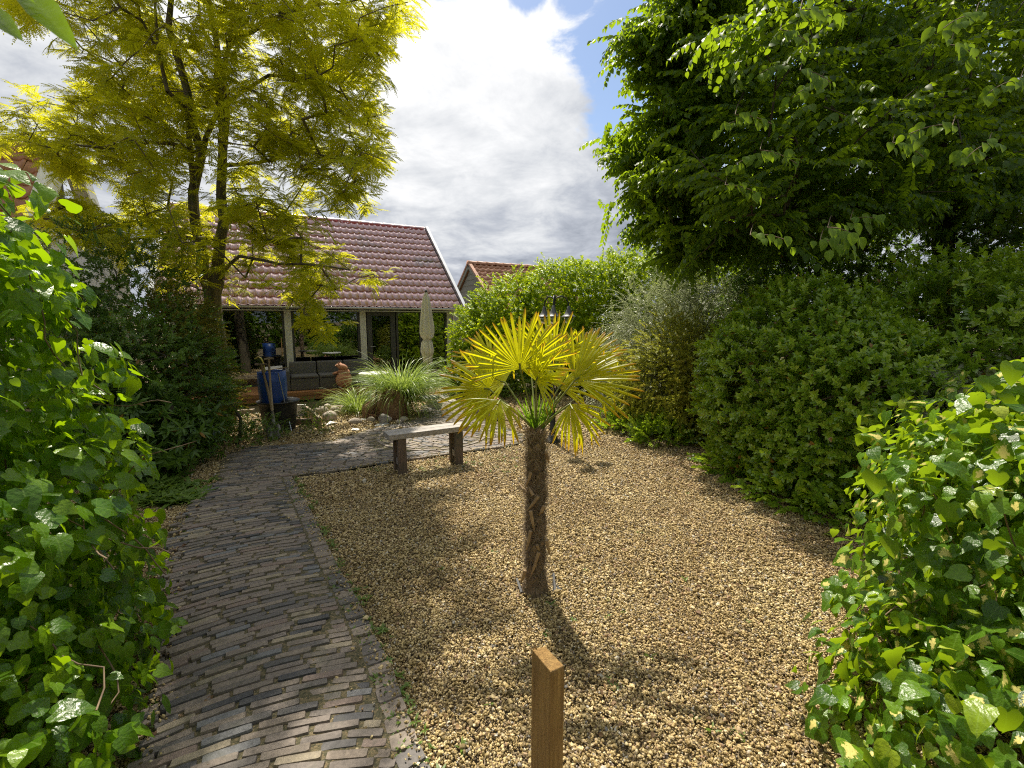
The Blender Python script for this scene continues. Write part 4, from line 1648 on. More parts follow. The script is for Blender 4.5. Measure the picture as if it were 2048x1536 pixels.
def build_neighbour():
    D = 9.6
    t = thing("neighbour_house", dp(60, 500, D), "neighbouring house with orange pantiles and white gable seen past the golden tree", "house")
    r0 = dp(175, 305, D)            # right end of the ridge
    ax = Vector((0.96, 0.28, 0)).normalized()
    slope_dir = Vector((-0.28, 0.96, 0)).normalized()
    ay = (slope_dir * 0.52 + Z3 * 0.85).normalized()
    nrm = ax.cross(ay).normalized()
    if nrm.z < 0:
        nrm = -nrm
    Ls = 1.9
    W = 3.6
    O = dp(96, 300, D) - ax * W - ay * Ls
    m = MB()
    m.box(O - nrm * .1, ax * W, ay * Ls, nrm * .06)
    rf = m.build("roof", M['tile_orange'], t)
    lay_tiles(rf, O, ax, ay, nrm, 14, 6, W / 14, Ls / 6, M['tile_orange'], 84, amp=.035, lip=.04)
    m = MB()
    for k in range(9):
        m.tube([O + ay * Ls + ax * (k * .4), O + ay * Ls + ax * (k * .4 + .41)], [.12, .11], 10, tint=rnd.random())
    m.build("ridge", M['tile_orange'], t, smooth=True)
    # white verge and gable
    m = MB()
    m.box(O + ax * (W + .005) - nrm * .12, ax * .30, ay * (Ls * .92), nrm * .18)
    m.build("verge_board", M['white'], t)
    base = O + ax * (W + .28)
    m = MB()
    z0 = -O.z
    gz = Vector((O.x, O.y, 0))
    m.box(Vector((O.x, O.y, 0)) + slope_dir * .35, ax * (W + .1), slope_dir * 3.0, Z3 * (O.z - .1))
    m.build("wall", M['white'], t)
    m = MB()
    wb = dp(118, 420, D + .1)
    m.box(wb - ax * .12, ax * .22, slope_dir * .05, Z3 * .55)
    m.build("window", M['frame_dark'], t)
    # overhanging rafter with white outer edge
    p0, p1 = dp(140, 325, D + .3), dp(188, 455, D + .3)
    m = MB()
    m.beam(p0, p1, .28, .10, up=(0, 1, 0))
    m.build("rafter", M['clad'], t)
    m = MB()
    m.beam(p0 + ax * .17, p1 + ax * .17, .05, .16, up=(0, 1, 0))
    m.build("fascia_board", M['white'], t)
    m = MB()
    q = dp(140, 405, D + .3)
    m.beam(q - ax * .25, q + ax * .22 + Z3 * .02, .08, .1)
    m.build("bracket", M['clad'], t)


build_neighbour()


# ------------------------------------------------------------------ garden objects
def build_bench():
    zt = 0.47
    c = [gp(767, 861.5, zt), gp(778, 871, zt), gp(942, 850.6, zt), gp(926, 842, zt)]
    d = (c[2] - c[1]).normalized()
    n = Vector((-d.y, d.x, 0))
    L = (c[2] - c[1]).length
    t = thing("garden_bench", c[1] + d * L / 2, "low weathered wooden bench of two planks on the edge of the brick circle", "bench")
    o = c[1]
    for k in range(2):
        m = MB()
        m.box(o + n * (k * .128) - Z3 * .062, d * L, n * .122, Z3 * .062, tint=.3 + .4 * k)
        m.build("seat_plank", M['grey_wood'], t, bevel=.005)
    for f in (.10, .80):
        for k, (w, off) in enumerate(((.075, .0), (.065, .165))):
            m = MB()
            p = o + d * (L * f) + n * (.01 + off)
            m.box(Vector((p.x, p.y, -.03)), d * .095, n * .05, Z3 * (zt - .062 + .028))
            m.build("leg", M['bench_wood'], t, bevel=.004)
        m = MB()
        p = o + d * (L * f + .02) + n * .063
        m.box(Vector((p.x, p.y, .09)), d * .055, n * .110, Z3 * .07)
        m.build("rung", M['grey_wood'], t)
        m = MB()
        m.box(Vector((p.x, p.y, zt - .14)), d * .055, n * .110, Z3 * .075)
        m.build("rung", M['bench_wood'], t)


build_bench()


def build_post():
    zt = .85
    a = gp(1102, 1345, zt)
    b = gp(1063, 1300, zt)
    c = gp(1126, 1330, zt)
    e1, e2 = b - a, c - a
    e2 = Vector((-e1.y, e1.x, 0)).normalized() * -.042
    if e2.dot(c - a) < 0:
        e2 = -e2
    t = thing("wooden_post", Vector((a.x, a.y, 0)), "upright new pine board post with splintered top in the gravel before the palm", "post")
    m = MB()
    V = []
    for z, k in ((-.1, 0), (zt - .012, 0), (zt, 1)):
        for q, (s, r) in enumerate(((0, 0), (1, 0), (1, 1), (0, 1))):
            ins = .03 if k else 0
            s2 = s * (1 - 2 * ins) + ins
            r2 = r * (1 - 2 * ins) + ins
            p = a + e1 * s2 + e2 * r2
            zz = z + (.003 * math.sin(q * 2.1) if k else 0)
            V.append(Vector((p.x, p.y, zz)))
    Fc = []
    for i in range(2):
        for q in range(4):
            k2 = (q + 1) % 4
            Fc.append((i * 4 + q, i * 4 + k2, (i + 1) * 4 + k2, (i + 1) * 4 + q))
    Fc.append((8, 9, 10, 11))
    m.add(V, Fc)
    m.build("board", M['post_wood'], t, bevel=.002)
    m = MB()
    rr = random.Random(3)
    for i in range(9):
        p = a + e1 * (.92 + rr.uniform(0, .1)) + e2 * rr.uniform(0, .4)
        p = Vector((p.x, p.y, zt - .003))
        q = p + Vector((rr.uniform(-.022, .006), rr.uniform(-.01, .012), rr.uniform(.003, .018)))
        m.tube([p, q], [.0014, .0003], 4)
    m.build("splinters", M['post_wood'], t, kind='stuff')
    for z in (.48, .42):
        m = MB()
        p = a + e1 * .38
        nrm = -e2.normalized()
        m.ell(Vector((p.x, p.y, z)) , (.008, .008, .012), 8, 6)
        m.build("knot", M['bark_dark'], t, smooth=True)


build_post()


def build_lamp():
    b = gp(1105, 884)
    x, y = b.x, b.y
    t = thing("garden_lamp", Vector((x, y, 0)), "black garden lamp post with three hanging bell lanterns behind the palm", "lamp post")
    m = MB()
    m.lathe((x, y, 0), [(.0, .0), (.115, 0), (.115, .03), (.075, .05), (.05, .12), (.04, .16), (.055, .18), (.04, .21), (.034, .45), (.028, .5), (.036, .52), (.024, .55), (.02, 1.0), (.019, 1.78), (.03, 1.8), (.03, 1.83), (.018, 1.86), (.016, 2.0), (.022, 2.02), (.0, 2.06)], 16)
    m.build("pole", M['iron'], t, smooth=True)
    for ang in (4, 128, 262):
        a = R(ang)
        dx, dy = math.cos(a), math.sin(a)
        rad = .20
        m = MB()
        pts = []
        for k in range(13):
            th = math.pi * k / 12
            r_ = rad / 2 * (1 - math.cos(th))
            z = 1.93 + .115 * math.sin(th) - .03 * k / 12
            pts.append((x + dx * r_, y + dy * r_, z))
        pts.append((x + dx * rad, y + dy * rad, 1.885))
        m.tube(pts, .009, 8)
        arm = m.build("arm", M['iron'], t, smooth=True)
        cx, cy = x + dx * rad, y + dy * rad
        m = MB()
        m.lathe((cx, cy, 0), [(.012, 1.90), (.02, 1.89), (.024, 1.86), (.032, 1.84), (.045, 1.81), (.062, 1.785), (.082, 1.768), (.098, 1.758), (.100, 1.752), (.092, 1.755), (.05, 1.79), (.02, 1.83)], 20)
        hood = m.build("hood", M['bell'], arm, smooth=True)
        m = MB()
        m.lathe((cx, cy, 0), [(.045, 1.775), (.062, 1.75), (.066, 1.72), (.055, 1.685), (.03, 1.662), (.0, 1.655)], 18)
        m.build("lantern_glass", M['lampglass'], arm, smooth=True)
        m = MB()
        m.ell((cx, cy, 1.735), (.018, .018, .03), 8, 6)
        m.build("bulb", M['white'], arm, smooth=True)


build_lamp()


def build_parasol():
    r_ = ray(852, 585)
    k = 9.9 / r_.y
    x, y = r_.x * k, 9.9
    t = thing("closed_parasol", Vector((x, y, 0)), "closed cream canvas parasol tied at its waist before the glass front", "parasol")
    m = MB()
    m.tube([(x, y, 0), (x, y, 2.32)], .02, 10)
    m.build("pole", M['pale_wood'], t, smooth=True)
    m = MB()
    m.lathe((x, y, 0), [(0, 2.36), (.022, 2.35), (.03, 2.32), (.024, 2.3)], 10)
    m.build("finial", M['frame_dark'], t, smooth=True)

    def cloth(prof, folds, depth, seed, name):
        m = MB()
        rr = random.Random(seed)
        n = 64
        V = []
        ph = rr.uniform(0, 6)
        for r, z in prof:
            for i in range(n):
                a = 2 * math.pi * i / n
                q = 1 + depth * math.sin(folds * a + ph + z * 1.2) + depth * .5 * math.sin((folds * 2 + 1) * a + z * 3) + .05 * math.sin(2 * a + z * 4)
                V.append((x + r * q * math.cos(a), y + r * q * math.sin(a), z + (.02 * math.sin(5 * a + 1) if (r, z) == prof[-1] else 0)))
        Fc = []
        for k in range(len(prof) - 1):
            for i in range(n):
                j = (i + 1) % n
                Fc.append((k * n + i, k * n + j, (k + 1) * n + j, (k + 1) * n + i))
        m.add(V, Fc)
        m.build(name, M['canvas'], t, smooth=True)
    cloth([(.02, 2.31), (.06, 2.2), (.085, 2.05), (.11, 1.8), (.135, 1.6), (.142, 1.45), (.125, 1.36), (.085, 1.31), (.070, 1.29)], 8, .16, 1, "canopy")
    cloth([(.070, 1.292), (.095, 1.24), (.11, 1.15), (.125, 1.05), (.105, .98), (.09, .92), (.082, .80)], 7, .24, 2, "canopy_skirt")
    m = MB()
    m.lathe((x, y, 0), [(.078, 1.275), (.082, 1.29), (.078, 1.305)], 20)
    m.build("tie", M['canvas'], t, smooth=True)
    m = MB()
    m.ell((x + .085, y - .06, 1.36), (.045, .03, .05), 10, 8, rough=.12, seed=4)
    m.build("knot", M['canvas'], t, smooth=True)
    m = MB()
    m.lathe((x, y, 0), [(0, .06), (.05, .06), (.22, .05), (.24, .0)], 20)
    m.build("foot", M['frame_dark'], t, smooth=True)


build_parasol()


def build_tubs():
    c = gp(546, 866)
    cx, cy = c.x, c.y + .22
    t = tag(MB().lathe((cx, cy, 0), [(0, .01), (.215, .0), (.225, .02), (.27, .40), (.285, .44), (.305, .45), (.31, .47), (.295, .475), (.27, .46), (.255, .38), (.215, .05), (0, .04)], 36).build("black_tub", M['black'], smooth=True),
            "wide black plastic mortar tub holding the blue barrel beside the path", "tub")
    bx, by = cx - .07, cy + .0
    t2 = thing("blue_barrel", Vector((bx, by, .3)), "cut open blue plastic barrel standing inside the black tub", "barrel")
    MB().lathe((bx, by, 0), [(0, .30), (.17, .30), (.178, .33), (.195, .5), (.203, .62), (.205, .75), (.20, .93), (.19, .93), (.19, .6), (.165, .33), (0, .32)], 32).build("barrel_body", M['blue'], t2, smooth=True)
    m = MB()
    m.tube([(bx - .24, by - .14, .92), (bx + .34, by + .02, 1.0)], .008, 6)
    o = m.build("thin_cane", M['handle'], smooth=True)
    tag(o, "thin wooden cane lying across the top of the blue barrel", "cane")
    # dark lump of cloth and a hand sized terracotta piece in the tub
    o = MB().ell((cx + .17, cy - .02, .45), (.13, .12, .055), 14, 8, .1, 2).build("rubble_sack", M['black'], smooth=True)
    tag(o, "dark sack bulging over the rim of the black tub", "sack")

    # spade
    b = gp(549, 880)
    top = Vector((bx + .10, by - .24, 1.14))
    bt = Vector((b.x, b.y, 0.0))
    ax = (top - bt).normalized()
    side = Vector((1, 0.15, 0)).normalized()
    nr = side.cross(ax).normalized()
    side = ax.cross(nr).normalized()
    t3 = thing("spade", bt, "garden spade with grey blade and ash handle leaning on the tub", "spade")
    m = MB()
    V = []
    rows = [(-.01, .05, 0), (.03, .085, .004), (.12, .095, .012), (.20, .092, .012), (.225, .07, .008)]
    for (h, w, dz) in rows:
        for s in (-1, -.5, 0, .5, 1):
            V.append(bt + ax * h + side * (w * s) + nr * (-.02 * (1 - s * s) + dz))
    n = 5
    Fc = [(i * n + k, i * n + k + 1, (i + 1) * n + k + 1, (i + 1) * n + k) for i in range(len(rows) - 1) for k in range(4)]
    m.add(V, Fc)
    bl = m.build("blade", M['steel'], t3, smooth=True)
    s = bl.modifiers.new("thick", 'SOLIDIFY')
    s.thickness = .005
    m = MB()
    m.tube([bt + ax * .17 - nr * .01, bt + ax * .34 - nr * .005, bt + ax * .44], [.03, .024, .018], 10)
    m.build("socket", M['steel'], t3, smooth=True)
    m = MB()
    m.tube([bt + ax * .40, bt + ax * .8 + nr * .01, top], [.0175, .0165, .015], 10)
    m.build("shaft", M['handle'], t3, smooth=True)
    m = MB()
    m.tube([top - side * .065 - ax * .004, top + ax * .006, top + side * .065 - ax * .004], [.013, .016, .013], 8)
    m.build("grip", M['handle'], t3, smooth=True)

    # second tool: fork
    b = gp(556, 872)
    bt = Vector((b.x, b.y, 0.0))
    top = Vector((bx - .03, by - .215, 1.05))
    ax = (top - bt).normalized()
    side = Vector((1, .1, 0)).normalized()
    t4 = thing("garden_fork", bt, "garden tool with brown T handle leaning on the blue barrel left of the spade", "garden fork")
    m = MB()
    m.tube([bt + ax * .30, bt + ax * .7 + side * .008, top], [.019, .018, .016], 10)
    m.build("shaft", M['handle'], t4, smooth=True)
    m = MB()
    m.tube([top - side * .09, top + side * .08], .014, 8)
    m.build("grip", M['twig'], t4, smooth=True)
    m = MB()
    m.tube([bt + ax * .20, bt + ax * .34], [.016, .02], 8)
    m.tube([bt + ax * .2 - side * .08, bt + ax * .2 + side * .08], .008, 6)
    m.build("socket", M['steel'], t4, smooth=True)
    for k in (-1, -.33, .33, 1):
        m = MB()
        m.tube([bt + ax * .2 + side * (.08 * k), bt + ax * .0 + side * (.08 * k)], [.006, .003], 6)
        m.build("tine", M['steel'], t4, smooth=True)

    # crowbar with a yellow hook
    m = MB()
    p0 = Vector((bx - .02, by - .09, .5))
    pts = [p0, Vector((bx - .035, by - .12, .95)), Vector((bx - .05, by - .13, 1.08)), Vector((bx - .075, by - .13, 1.14)), Vector((bx - .11, by - .13, 1.155)), Vector((bx - .17, by - .13, 1.13))]
    m.tube(pts, [.011, .011, .011, .012, .012, .007], 8)
    o = m.build("hooked_bar", M['yellow'], smooth=True)
    tag(o, "yellow bar with curved hook sticking out of the blue barrel", "crowbar")

    # thin grey rod
    a = dp(556, 746, by - .20)
    b = gp(583, 862)
    m = MB()
    m.tube([a, b], .0085, 8)
    o = m.build("metal_rod", M['zinc'], smooth=True)
    tag(o, "thin grey metal rod slanting from the blue barrel down to the gravel", "rod")


build_tubs()


def build_frame_box():
    t = thing("cold_frame", gp(600, 842), "open wooden frame with white back board on the gravel beside the black tub", "wooden frame")
    p0 = gp(560, 832)
    p1 = gp(612, 832)
    d = (p1 - p0).normalized()
    a = Vector((p0.x - .3, p0.y, 0))
    L = (p1 - a).length
    m = MB()
    m.box(a, d * L, Vector((0, .03, 0)), Z3 * .21)
    m.build("board", M['white'], t, label="white painted back board")
    q = gp(643, 862)
    m = MB()
    m.box(p1 + Z3 * 0, (q - p1) * .85, Vector((.05, .0, 0)), Z3 * .10 + Vector((0, 0, .08)))
    m.build("board", M['pale_wood'], t)
    m = MB()
    f0 = gp(570, 850)
    f1 = gp(622, 850)
    m.box(f0, f1 - f0, Vector((0, .035, 0)), Z3 * .10)
    m.build("board", M['bench_wood'], t)
    # plank lying along the pond
    for (x0, y0, x1, y1, lab) in ((455, 826, 505, 822, "pale plank edging the pond left of the black tub"), (645, 816, 765, 815, "long thin plank lying along the pond rim behind the rocks")):
        b0, b1 = gp(x0, y0), gp(x1, y1)
        m = MB()
        m.box(b0, b1 - b0, Vector((0, .09, 0)), Z3 * .03)
        tag(m.build("edging_plank", M['pale_wood']), lab, "plank", "planks lying at the pond edge")
    # grey edging boards at the right
    b0, b1, b2 = gp(878, 796), gp(900, 808), gp(960, 801)
    m = MB()
    m.box(b0, b1 - b0, Vector((.1, .2, 0)), Z3 * .05)
    tag(m.build("edging_board", M['grey_wood']), "weathered grey board at the corner of the low planting right of the grass", "board", "grey boards edging the low planting")
    m = MB()
    m.box(b1 + Vector((.02, 0, 0)), b2 - b1, Vector((0, .12, 0)), Z3 * .05)
    tag(m.build("edging_board", M['grey_wood']), "long grey board along the low planting left of the palm leaves", "board", "grey boards edging the low planting")


build_frame_box()


def build_stones():
    L = [(640, 829, 27, .10, "rounded pale boulder leftmost at the pond edge beside the wooden frame"),
         (656, 842, 31, .10, "broad flat pale boulder in front of the other pond edge stones"),
         (653, 819, 14, .07, "small stone tucked behind the two pale boulders at the pond"),
         (668, 823, 20, .06, "low stone between the boulders and the drooping grass"),
         (692, 824, 25, .09, "grey green boulder under the left tuft of ornamental grass"),
         (672, 829, 11, .05, "small pale cobble in front of the low pond stone"),
         (708, 848, 26, .06, "flat brown stone lying alone on the gravel before the grass"),
         (784, 841, 22, .05, "rounded stone at the foot of the dead grass root mass"),
         (806, 844, 20, .055, "pale stone right of the root mass under the grass"),
         (797, 849, 12, .05, "little white topped stone between two others under the grass"),
         (742, 843, 16, .05, "small reddish stone beside the dead root mass")]
    for i, (px, py, w, h, lab) in enumerate(L):
        p = gp(px, py)
        r = w / 2 / F * p.y * 1.02
        o = MB().ell(p + Vector((0, r * .5, h * .55)), (r, r * .8, h), 18, 12, .055, i).build("boulder", M['rock'], smooth=True)
        tag(o, lab, "stone", "stones around the ornamental grass and pond")
    # stump at right of root mass (fan shaped pale driftwood)
    p = gp(768, 850)
    m = MB()
    m.ell(p + Vector((0, .08, .07)), (.10, .07, .10), 14, 10, .14, 9)
    tag(m.build("driftwood", M['grey_wood'], smooth=True), "pale split driftwood lump at the front of the root mass", "driftwood")
    # broken white tiles
    for i, (px, py, w, lab) in enumerate(((665, 850, 20, "tilted white tile shard nearest the small green shrub"), (712, 860, 19, "largest white tile shard closest to the brick path"),
                                          (763, 851, 24, "long thin white tile shard in front of the grass root mass"), (727, 840, 12, "smallest white tile shard behind the flat brown stone"))):
        p = gp(px, py)
        r = w / F * p.y / 2
        rr = random.Random(i)
        m = MB()
        n = 4
        V = []
        for z in (0.006, .018):
            for k in range(n):
                a = 2 * math.pi * (k + .5) / n
                q = [1.0, .7, 1.1, .85][(k + i) % 4]
                V.append(p + Vector((math.cos(a) * r * 1.3 * q, math.sin(a) * r * 1.2 * q, z + .04 * (k % 2) * (i == 0))))
        m.add(V, [(3, 2, 1, 0), (4, 5, 6, 7), (0, 1, 5, 4), (1, 2, 6, 5), (2, 3, 7, 6), (3, 0, 4, 7)])
        tag(m.build("tile_shard", M['shard']), lab, "tile shard", "broken white tiles on the gravel")
    # broken terracotta bowl
    p = gp(748, 840)
    m = MB()
    m.lathe(p + Vector((0, .1, 0)), [(.05, .0), (.09, .03), (.115, .08), (.118, .10), (.108, .10), (.08, .03), (0, .02)], 20)
    tag(m.build("terracotta_bowl", M['terra'], smooth=True), "rust brown terracotta bowl half buried at the foot of the grass", "bowl")
    # stone trough behind the palm
    p = gp(976, 838)
    t = thing("stone_trough", p, "low dark stone trough with sandy top behind the left palm leaves", "trough")
    m = MB()
    m.lathe(p + Vector((0, .22, 0)), [(0, 0), (.19, 0), (.235, .05), (.25, .14), (.245, .165), (.21, .165)], 24)
    m.build("basin", M['rock'], t, smooth=True)
    m = MB()
    m.lathe(p + Vector((0, .22, 0)), [(.212, .160), (.1, .168), (0, .17)], 24)
    m.build("sand_fill", M['gravel_base'], t, smooth=True)
    p = dp(985, 815, 8.6)
    m = MB()
    m.lathe((p.x, p.y, 0), [(0, 0), (.10, 0), (.14, .18), (.155, .2), (.155, .24), (.14, .24), (.12, .2), (0, .19)], 22)
    tag(m.build("flower_pot", M['terra'], smooth=True), "brown terracotta pot standing behind the stone trough", "pot")


build_stones()


def build_figure():
    k = 11.62
    a = 1.56
    c = P3(a, k, .085)
    t = thing("terracotta_figure", c, "terracotta garden figure with raised snout sitting on the deck before the sofa", "garden figure")
    m = MB()
    m.ell(c + Vector((0, 0, .20)), (.21, .18, .20), 20, 14, .02, 1)
    m.ell(c + Vector((.01, 0, .36)), (.15, .13, .12), 16, 10, .01, 2)
    m.build("body", M['terra'], t, smooth=True)
    m = MB()
    rot = Matrix.Rotation(R(22), 3, 'Y')
    m.ell(c + Vector((.0, -.02, .50)), (.135, .09, .085), 18, 12, .02, 3, rot=rot)
    m.lathe(c + Vector((.0, -.02, .415)), [(.105, -.02), (.115, 0), (.11, .015), (.09, .02)], 18)
    hd = m.build("head", M['terra'], t, smooth=True)
    m = MB()
    m.tube([c + Vector((-.07, -.02, .53)), c + Vector((-.13, -.03, .555)), c + Vector((-.155, -.03, .53))], [.05, .035, .03], 12)
    m.build("snout", M['terra'], hd, smooth=True)
    for s in (-1, 1):
        m = MB()
        m.tube([c + Vector((-.06, s * .05 - .02, .57)), c + Vector((-.09, s * .07 - .02, .64))], [.028, .004], 8)
        m.build("ear", M['terra'], hd, smooth=True)
        m = MB()
        m.tube([c + Vector((-.10, s * .10, .38)), c + Vector((-.19, s * .11, .36)), c + Vector((-.23, s * .06, .30)), c + Vector((-.20, s * .02, .26))], [.035, .03, .028, .02], 10)
        m.build("arm", M['terra'], t, smooth=True)
    # pale table behind the grass
    p = dp(748, 750, 9.3)
    t = thing("patio_table", Vector((p.x, p.y, 0)), "pale round patio table half hidden behind the ornamental grass", "table")
    m = MB()
    m.lathe((p.x, p.y, 0), [(0, .61), (.29, .61), (.3, .62), (.3, .64), (0, .645)], 28)
    m.build("table_top", M['white'], t, smooth=False)
    for k in range(3):
        a = k * 2.09 + .4
        m = MB()
        m.tube([(p.x + .08 * math.cos(a), p.y + .08 * math.sin(a), .61), (p.x + .24 * math.cos(a), p.y + .24 * math.sin(a), 0)], .012, 8)
        m.build("leg", M['zinc'], t, smooth=True)


build_figure()

# ------------------------------------------------------------------ palm
def fan(name, hub, axis, nrm, Rd, crown, parent, n=36, spread=255, cup=.18, droop=.25, kink=.2, mat=None, seed=0, pbend=.0, tintbase=.5):
    rr = random.Random(seed)
    hub = Vector(hub)
    a = Vector(axis).normalized()
    nr = Vector(nrm)
    nr = (nr - a * nr.dot(a)).normalized()
    sd = nr.cross(a).normalized()
    mb = MB()
    edge = []
    dth = R(spread) / n
    ks = [0, .12, .24, .34, .52, .72, .88, .96, 1.0]
    for i in range(n):
        th = -R(spread) / 2 + dth * (i + .5)
        th += rr.gauss(0, dth * .22)
        d = (a * math.cos(th) + sd * math.sin(th))
        L = Rd * (.66 + .34 * math.cos(th * .62)) * rr.uniform(.86, 1.05)
        clump = .05 * math.sin(i * 1.7 + seed) + rr.gauss(0, .025)
        side = (sd * math.cos(th) - a * math.sin(th))
        kinked = rr.random() < kink
        kp = rr.uniform(.55, .8)
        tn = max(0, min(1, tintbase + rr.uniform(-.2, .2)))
        wmax = .34 * L * math.tan(dth / 2) * 1.38
        roll = rr.gauss(0, .25)
        base = len(mb.v)
        V = []
        T = []
        for q, t in enumerate(ks):
            r = t * L
            w = r * math.tan(dth / 2) * 1.01 if t < .34 else wmax * (1 - .12 * (t - .34) / .54) if t <= .88 else wmax * .88 * (1 - (t - .88) / .12) ** .5
            w = max(w, .0008)
            c = hub + d * r + nr * (cup * abs(math.sin(th)) * r * .5 + cup * r * r * .35 + clump * max(0, t - .3) * L * 2)
            g = droop * max(0, t - .35) ** 2 * L
            if kinked and t > kp:
                g += (t - kp) * L * .95
                c = c - d * ((t - kp) * L * .8)
            c = c + Vector((0, 0, -g))
            fo = .55 * w * (1 if t > .1 else .4)
            s2 = side * math.cos(roll * max(0, t - .45)) + nr * math.sin(roll * max(0, t - .45))
            V += [c - s2 * w, c + nr * fo, c + s2 * w]
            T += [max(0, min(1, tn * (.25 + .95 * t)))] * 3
            edge += [t] * 3
        Fc = []
        for q in range(len(ks) - 1):
            for s in range(2):
                k = q * 3 + s
                Fc.append((k, k + 1, k + 4, k + 3))
        mb.add(V, Fc, T)
    me = mb.mesh(name, mat or M['palm'], False)
    at = me.attributes.new("edge", 'FLOAT', 'POINT')
    at.data.foreach_set("value", np.array(edge, np.float32))
    o = bpy.data.objects.new(name, me)
    attach(o, parent)
    p = MB()
    c = Vector(crown)
    mid = (c + hub) / 2 + Vector((0, 0, pbend))
    pts = []
    for k in range(7):
        t = k / 6
        pts.append(c * (1 - t) ** 2 + mid * 2 * t * (1 - t) + hub * t * t)
    pts.append(hub + a * .03)
    p.tube(pts, [.011, .009, .007, .006, .0055, .005, .0055, .007], 6)
    pe = bpy.data.objects.new("leaf_stalk", p.mesh("leaf_stalk", M['petiole'], True))
    pe.parent = o
    COL.objects.link(pe)
    return o


def build_palm():
    b = gp(1070, 1180)
    x, y = b.x, b.y
    t = thing("fan_palm", Vector((x, y, 0)), "young fan palm with yellow green leaves and shaggy brown trunk in the gravel", "palm")
    zt = dp(1068, 852, y).z
    # trunk
    m = MB()
    rr = random.Random(2)
    prof = []
    n = 30
    V = []
    k = 60
    for i in range(k + 1):
        q = i / k
        z = -.03 + (zt + .03) * q
        r = .056 - .008 * q + .004 * math.sin(z * 31) + (.03 * max(0, 1 - q * 9))
        if q > .9:
            r -= .018 * (q - .9) * 10
        for j in range(n):
            a = 2 * math.pi * j / n
            rv = r * (1 + .08 * math.sin(3 * a + z * 22) + .10 * max(0, math.sin(2 * a - z * 55)) ** 2 + .05 * math.sin(9 * a - z * 41) + rr.uniform(-.05, .05))
            V.append((x + rv * math.cos(a), y + rv * math.sin(a), z))
    Fc = []
    for i in range(k):
        for j in range(n):
            j2 = (j + 1) % n
            Fc.append((i * n + j, i * n + j2, (i + 1) * n + j2, (i + 1) * n + j))
    m.add(V, Fc)
    m.build("trunk", M['fibre'], t, smooth=True)
    for k in range(64):
        a = R(k * 137.5)
        z = .02 + (zt - .05) * k / 64
        r = .054 - .008 * z / zt
        mb = MB()
        V = []
        H_ = rr.uniform(.045, .085)
        for q in range(4):
            u = q / 3
            wd = (.042, .038, .022, .004)[q]
            for sgn in (-1, 0, 1):
                aa = a + sgn * wd / r * .55 + u * rr.uniform(-.05, .05)
                rr_ = r + .002 + .016 * u ** 1.4 - (.002 if sgn else 0)
                V.append((x + rr_ * math.cos(aa), y + rr_ * math.sin(aa), z + H_ * u))
        Fc = [(q * 3 + w_, q * 3 + w_ + 1, q * 3 + w_ + 4, q * 3 + w_ + 3) for q in range(3) for w_ in range(2)]
        mb.add(V, Fc, rr.random())
        mb.build("leaf_base", M['fibre'] if k % 3 else M['hair'], t)
    # hairy fibre
    N = 5200
    a = rg.uniform(0, 2 * np.pi, N)
    z = rg.uniform(.0, zt - .01, N)
    r = .055 - .008 * z / zt + .004 * np.sin(z * 31)
    P0 = np.stack([x + r * np.cos(a), y + r * np.sin(a), z], -1)
    out = np.stack([np.cos(a), np.sin(a), np.zeros(N)], -1)
    tang = np.stack([-np.sin(a), np.cos(a), np.zeros(N)], -1)
    L = (rg.uniform(.02, .06, N) * np.where(rg.random(N) < .12, 1.8, 1))[:, None]
    up = rg.normal(0, .8, N)[:, None] * np.array([[0, 0, 1.0]])
    d1 = nz(out * .28 + tang * rg.normal(0, .9, N)[:, None] + up)
    P1 = P0 + d1 * L * .5 + out * .006
    P2 = P1 + nz(d1 + out * rg.uniform(-.3, .35, N)[:, None] + np.array([0, 0, -.5])) * L * .5
    w = .0009
    V1, F1 = tubes(P0, P1, np.full(N, w * 1.3), np.full(N, w), 3)
    V2, F2 = tubes(P1, P2, np.full(N, w), np.full(N, w * .5), 3)
    Vv = np.concatenate([V1, V2])
    Ff = np.concatenate([F1, F2 + len(V1)])
    o = bpy.data.objects.new("trunk_fibre", np_mesh("trunk_fibre", Vv, Ff, M['hair'], rg.random(len(Vv)), True))
    attach(o, t)
    tag(o, kind='stuff')
    # dead leaf stubs on the side the camera sees: pixels of foot and tip
    S = [((1062, 945), (1052, 972)), ((1066, 990), (1058, 975)), ((1076, 993), (1054, 1022)), ((1061, 1022), (1069, 1064)), ((1088, 1012), (1078, 1030)),
         ((1061, 1062), (1053, 1100)), ((1077, 1105), (1062, 1152)), ((1074, 1090), (1079, 1102)), ((1092, 905), (1098, 925)), ((1052, 985), (1040, 970)), ((1093, 1080), (1100, 1110)), ((1050, 1140), (1042, 1165))]
    for i, (p, q) in enumerate(S):
        mb = MB()
        A = dp(p[0], p[1], y - .080)
        B = dp(q[0], q[1], y - .057)
        d = (B - A).normalized()
        sd = d.cross(Vector((0, 1, 0))).normalized()
        wd = rr.uniform(.009, .014)
        nn = sd.cross(d).normalized()
        mb.tube([A - nn * .0, (A + B) / 2 - Vector((0, .006, 0)), B], [wd * .9, wd * .8, wd * .35], 6)
        mb.build("leaf_stub", M['stub'], t)
    # planting sleeve
    for i, (px, py, px2, py2) in enumerate(((1036, 1162, 1046, 1190), (1101, 1150, 1104, 1188), (1108, 1176, 1116, 1184))):
        A = gp(px, py)
        B = gp(px2, py2)
        mb = MB()
        h = (.018, .015, .010)[i]
        mb.box(A, (B - A), Vector((.012, .01, 0)), Z3 * h + Vector((.015 * (1 if i else -1), 0, 0)))
        mb.build("planting_sleeve", M['black'], t)
    crown = Vector((x, y, zt - .02))
    D = y
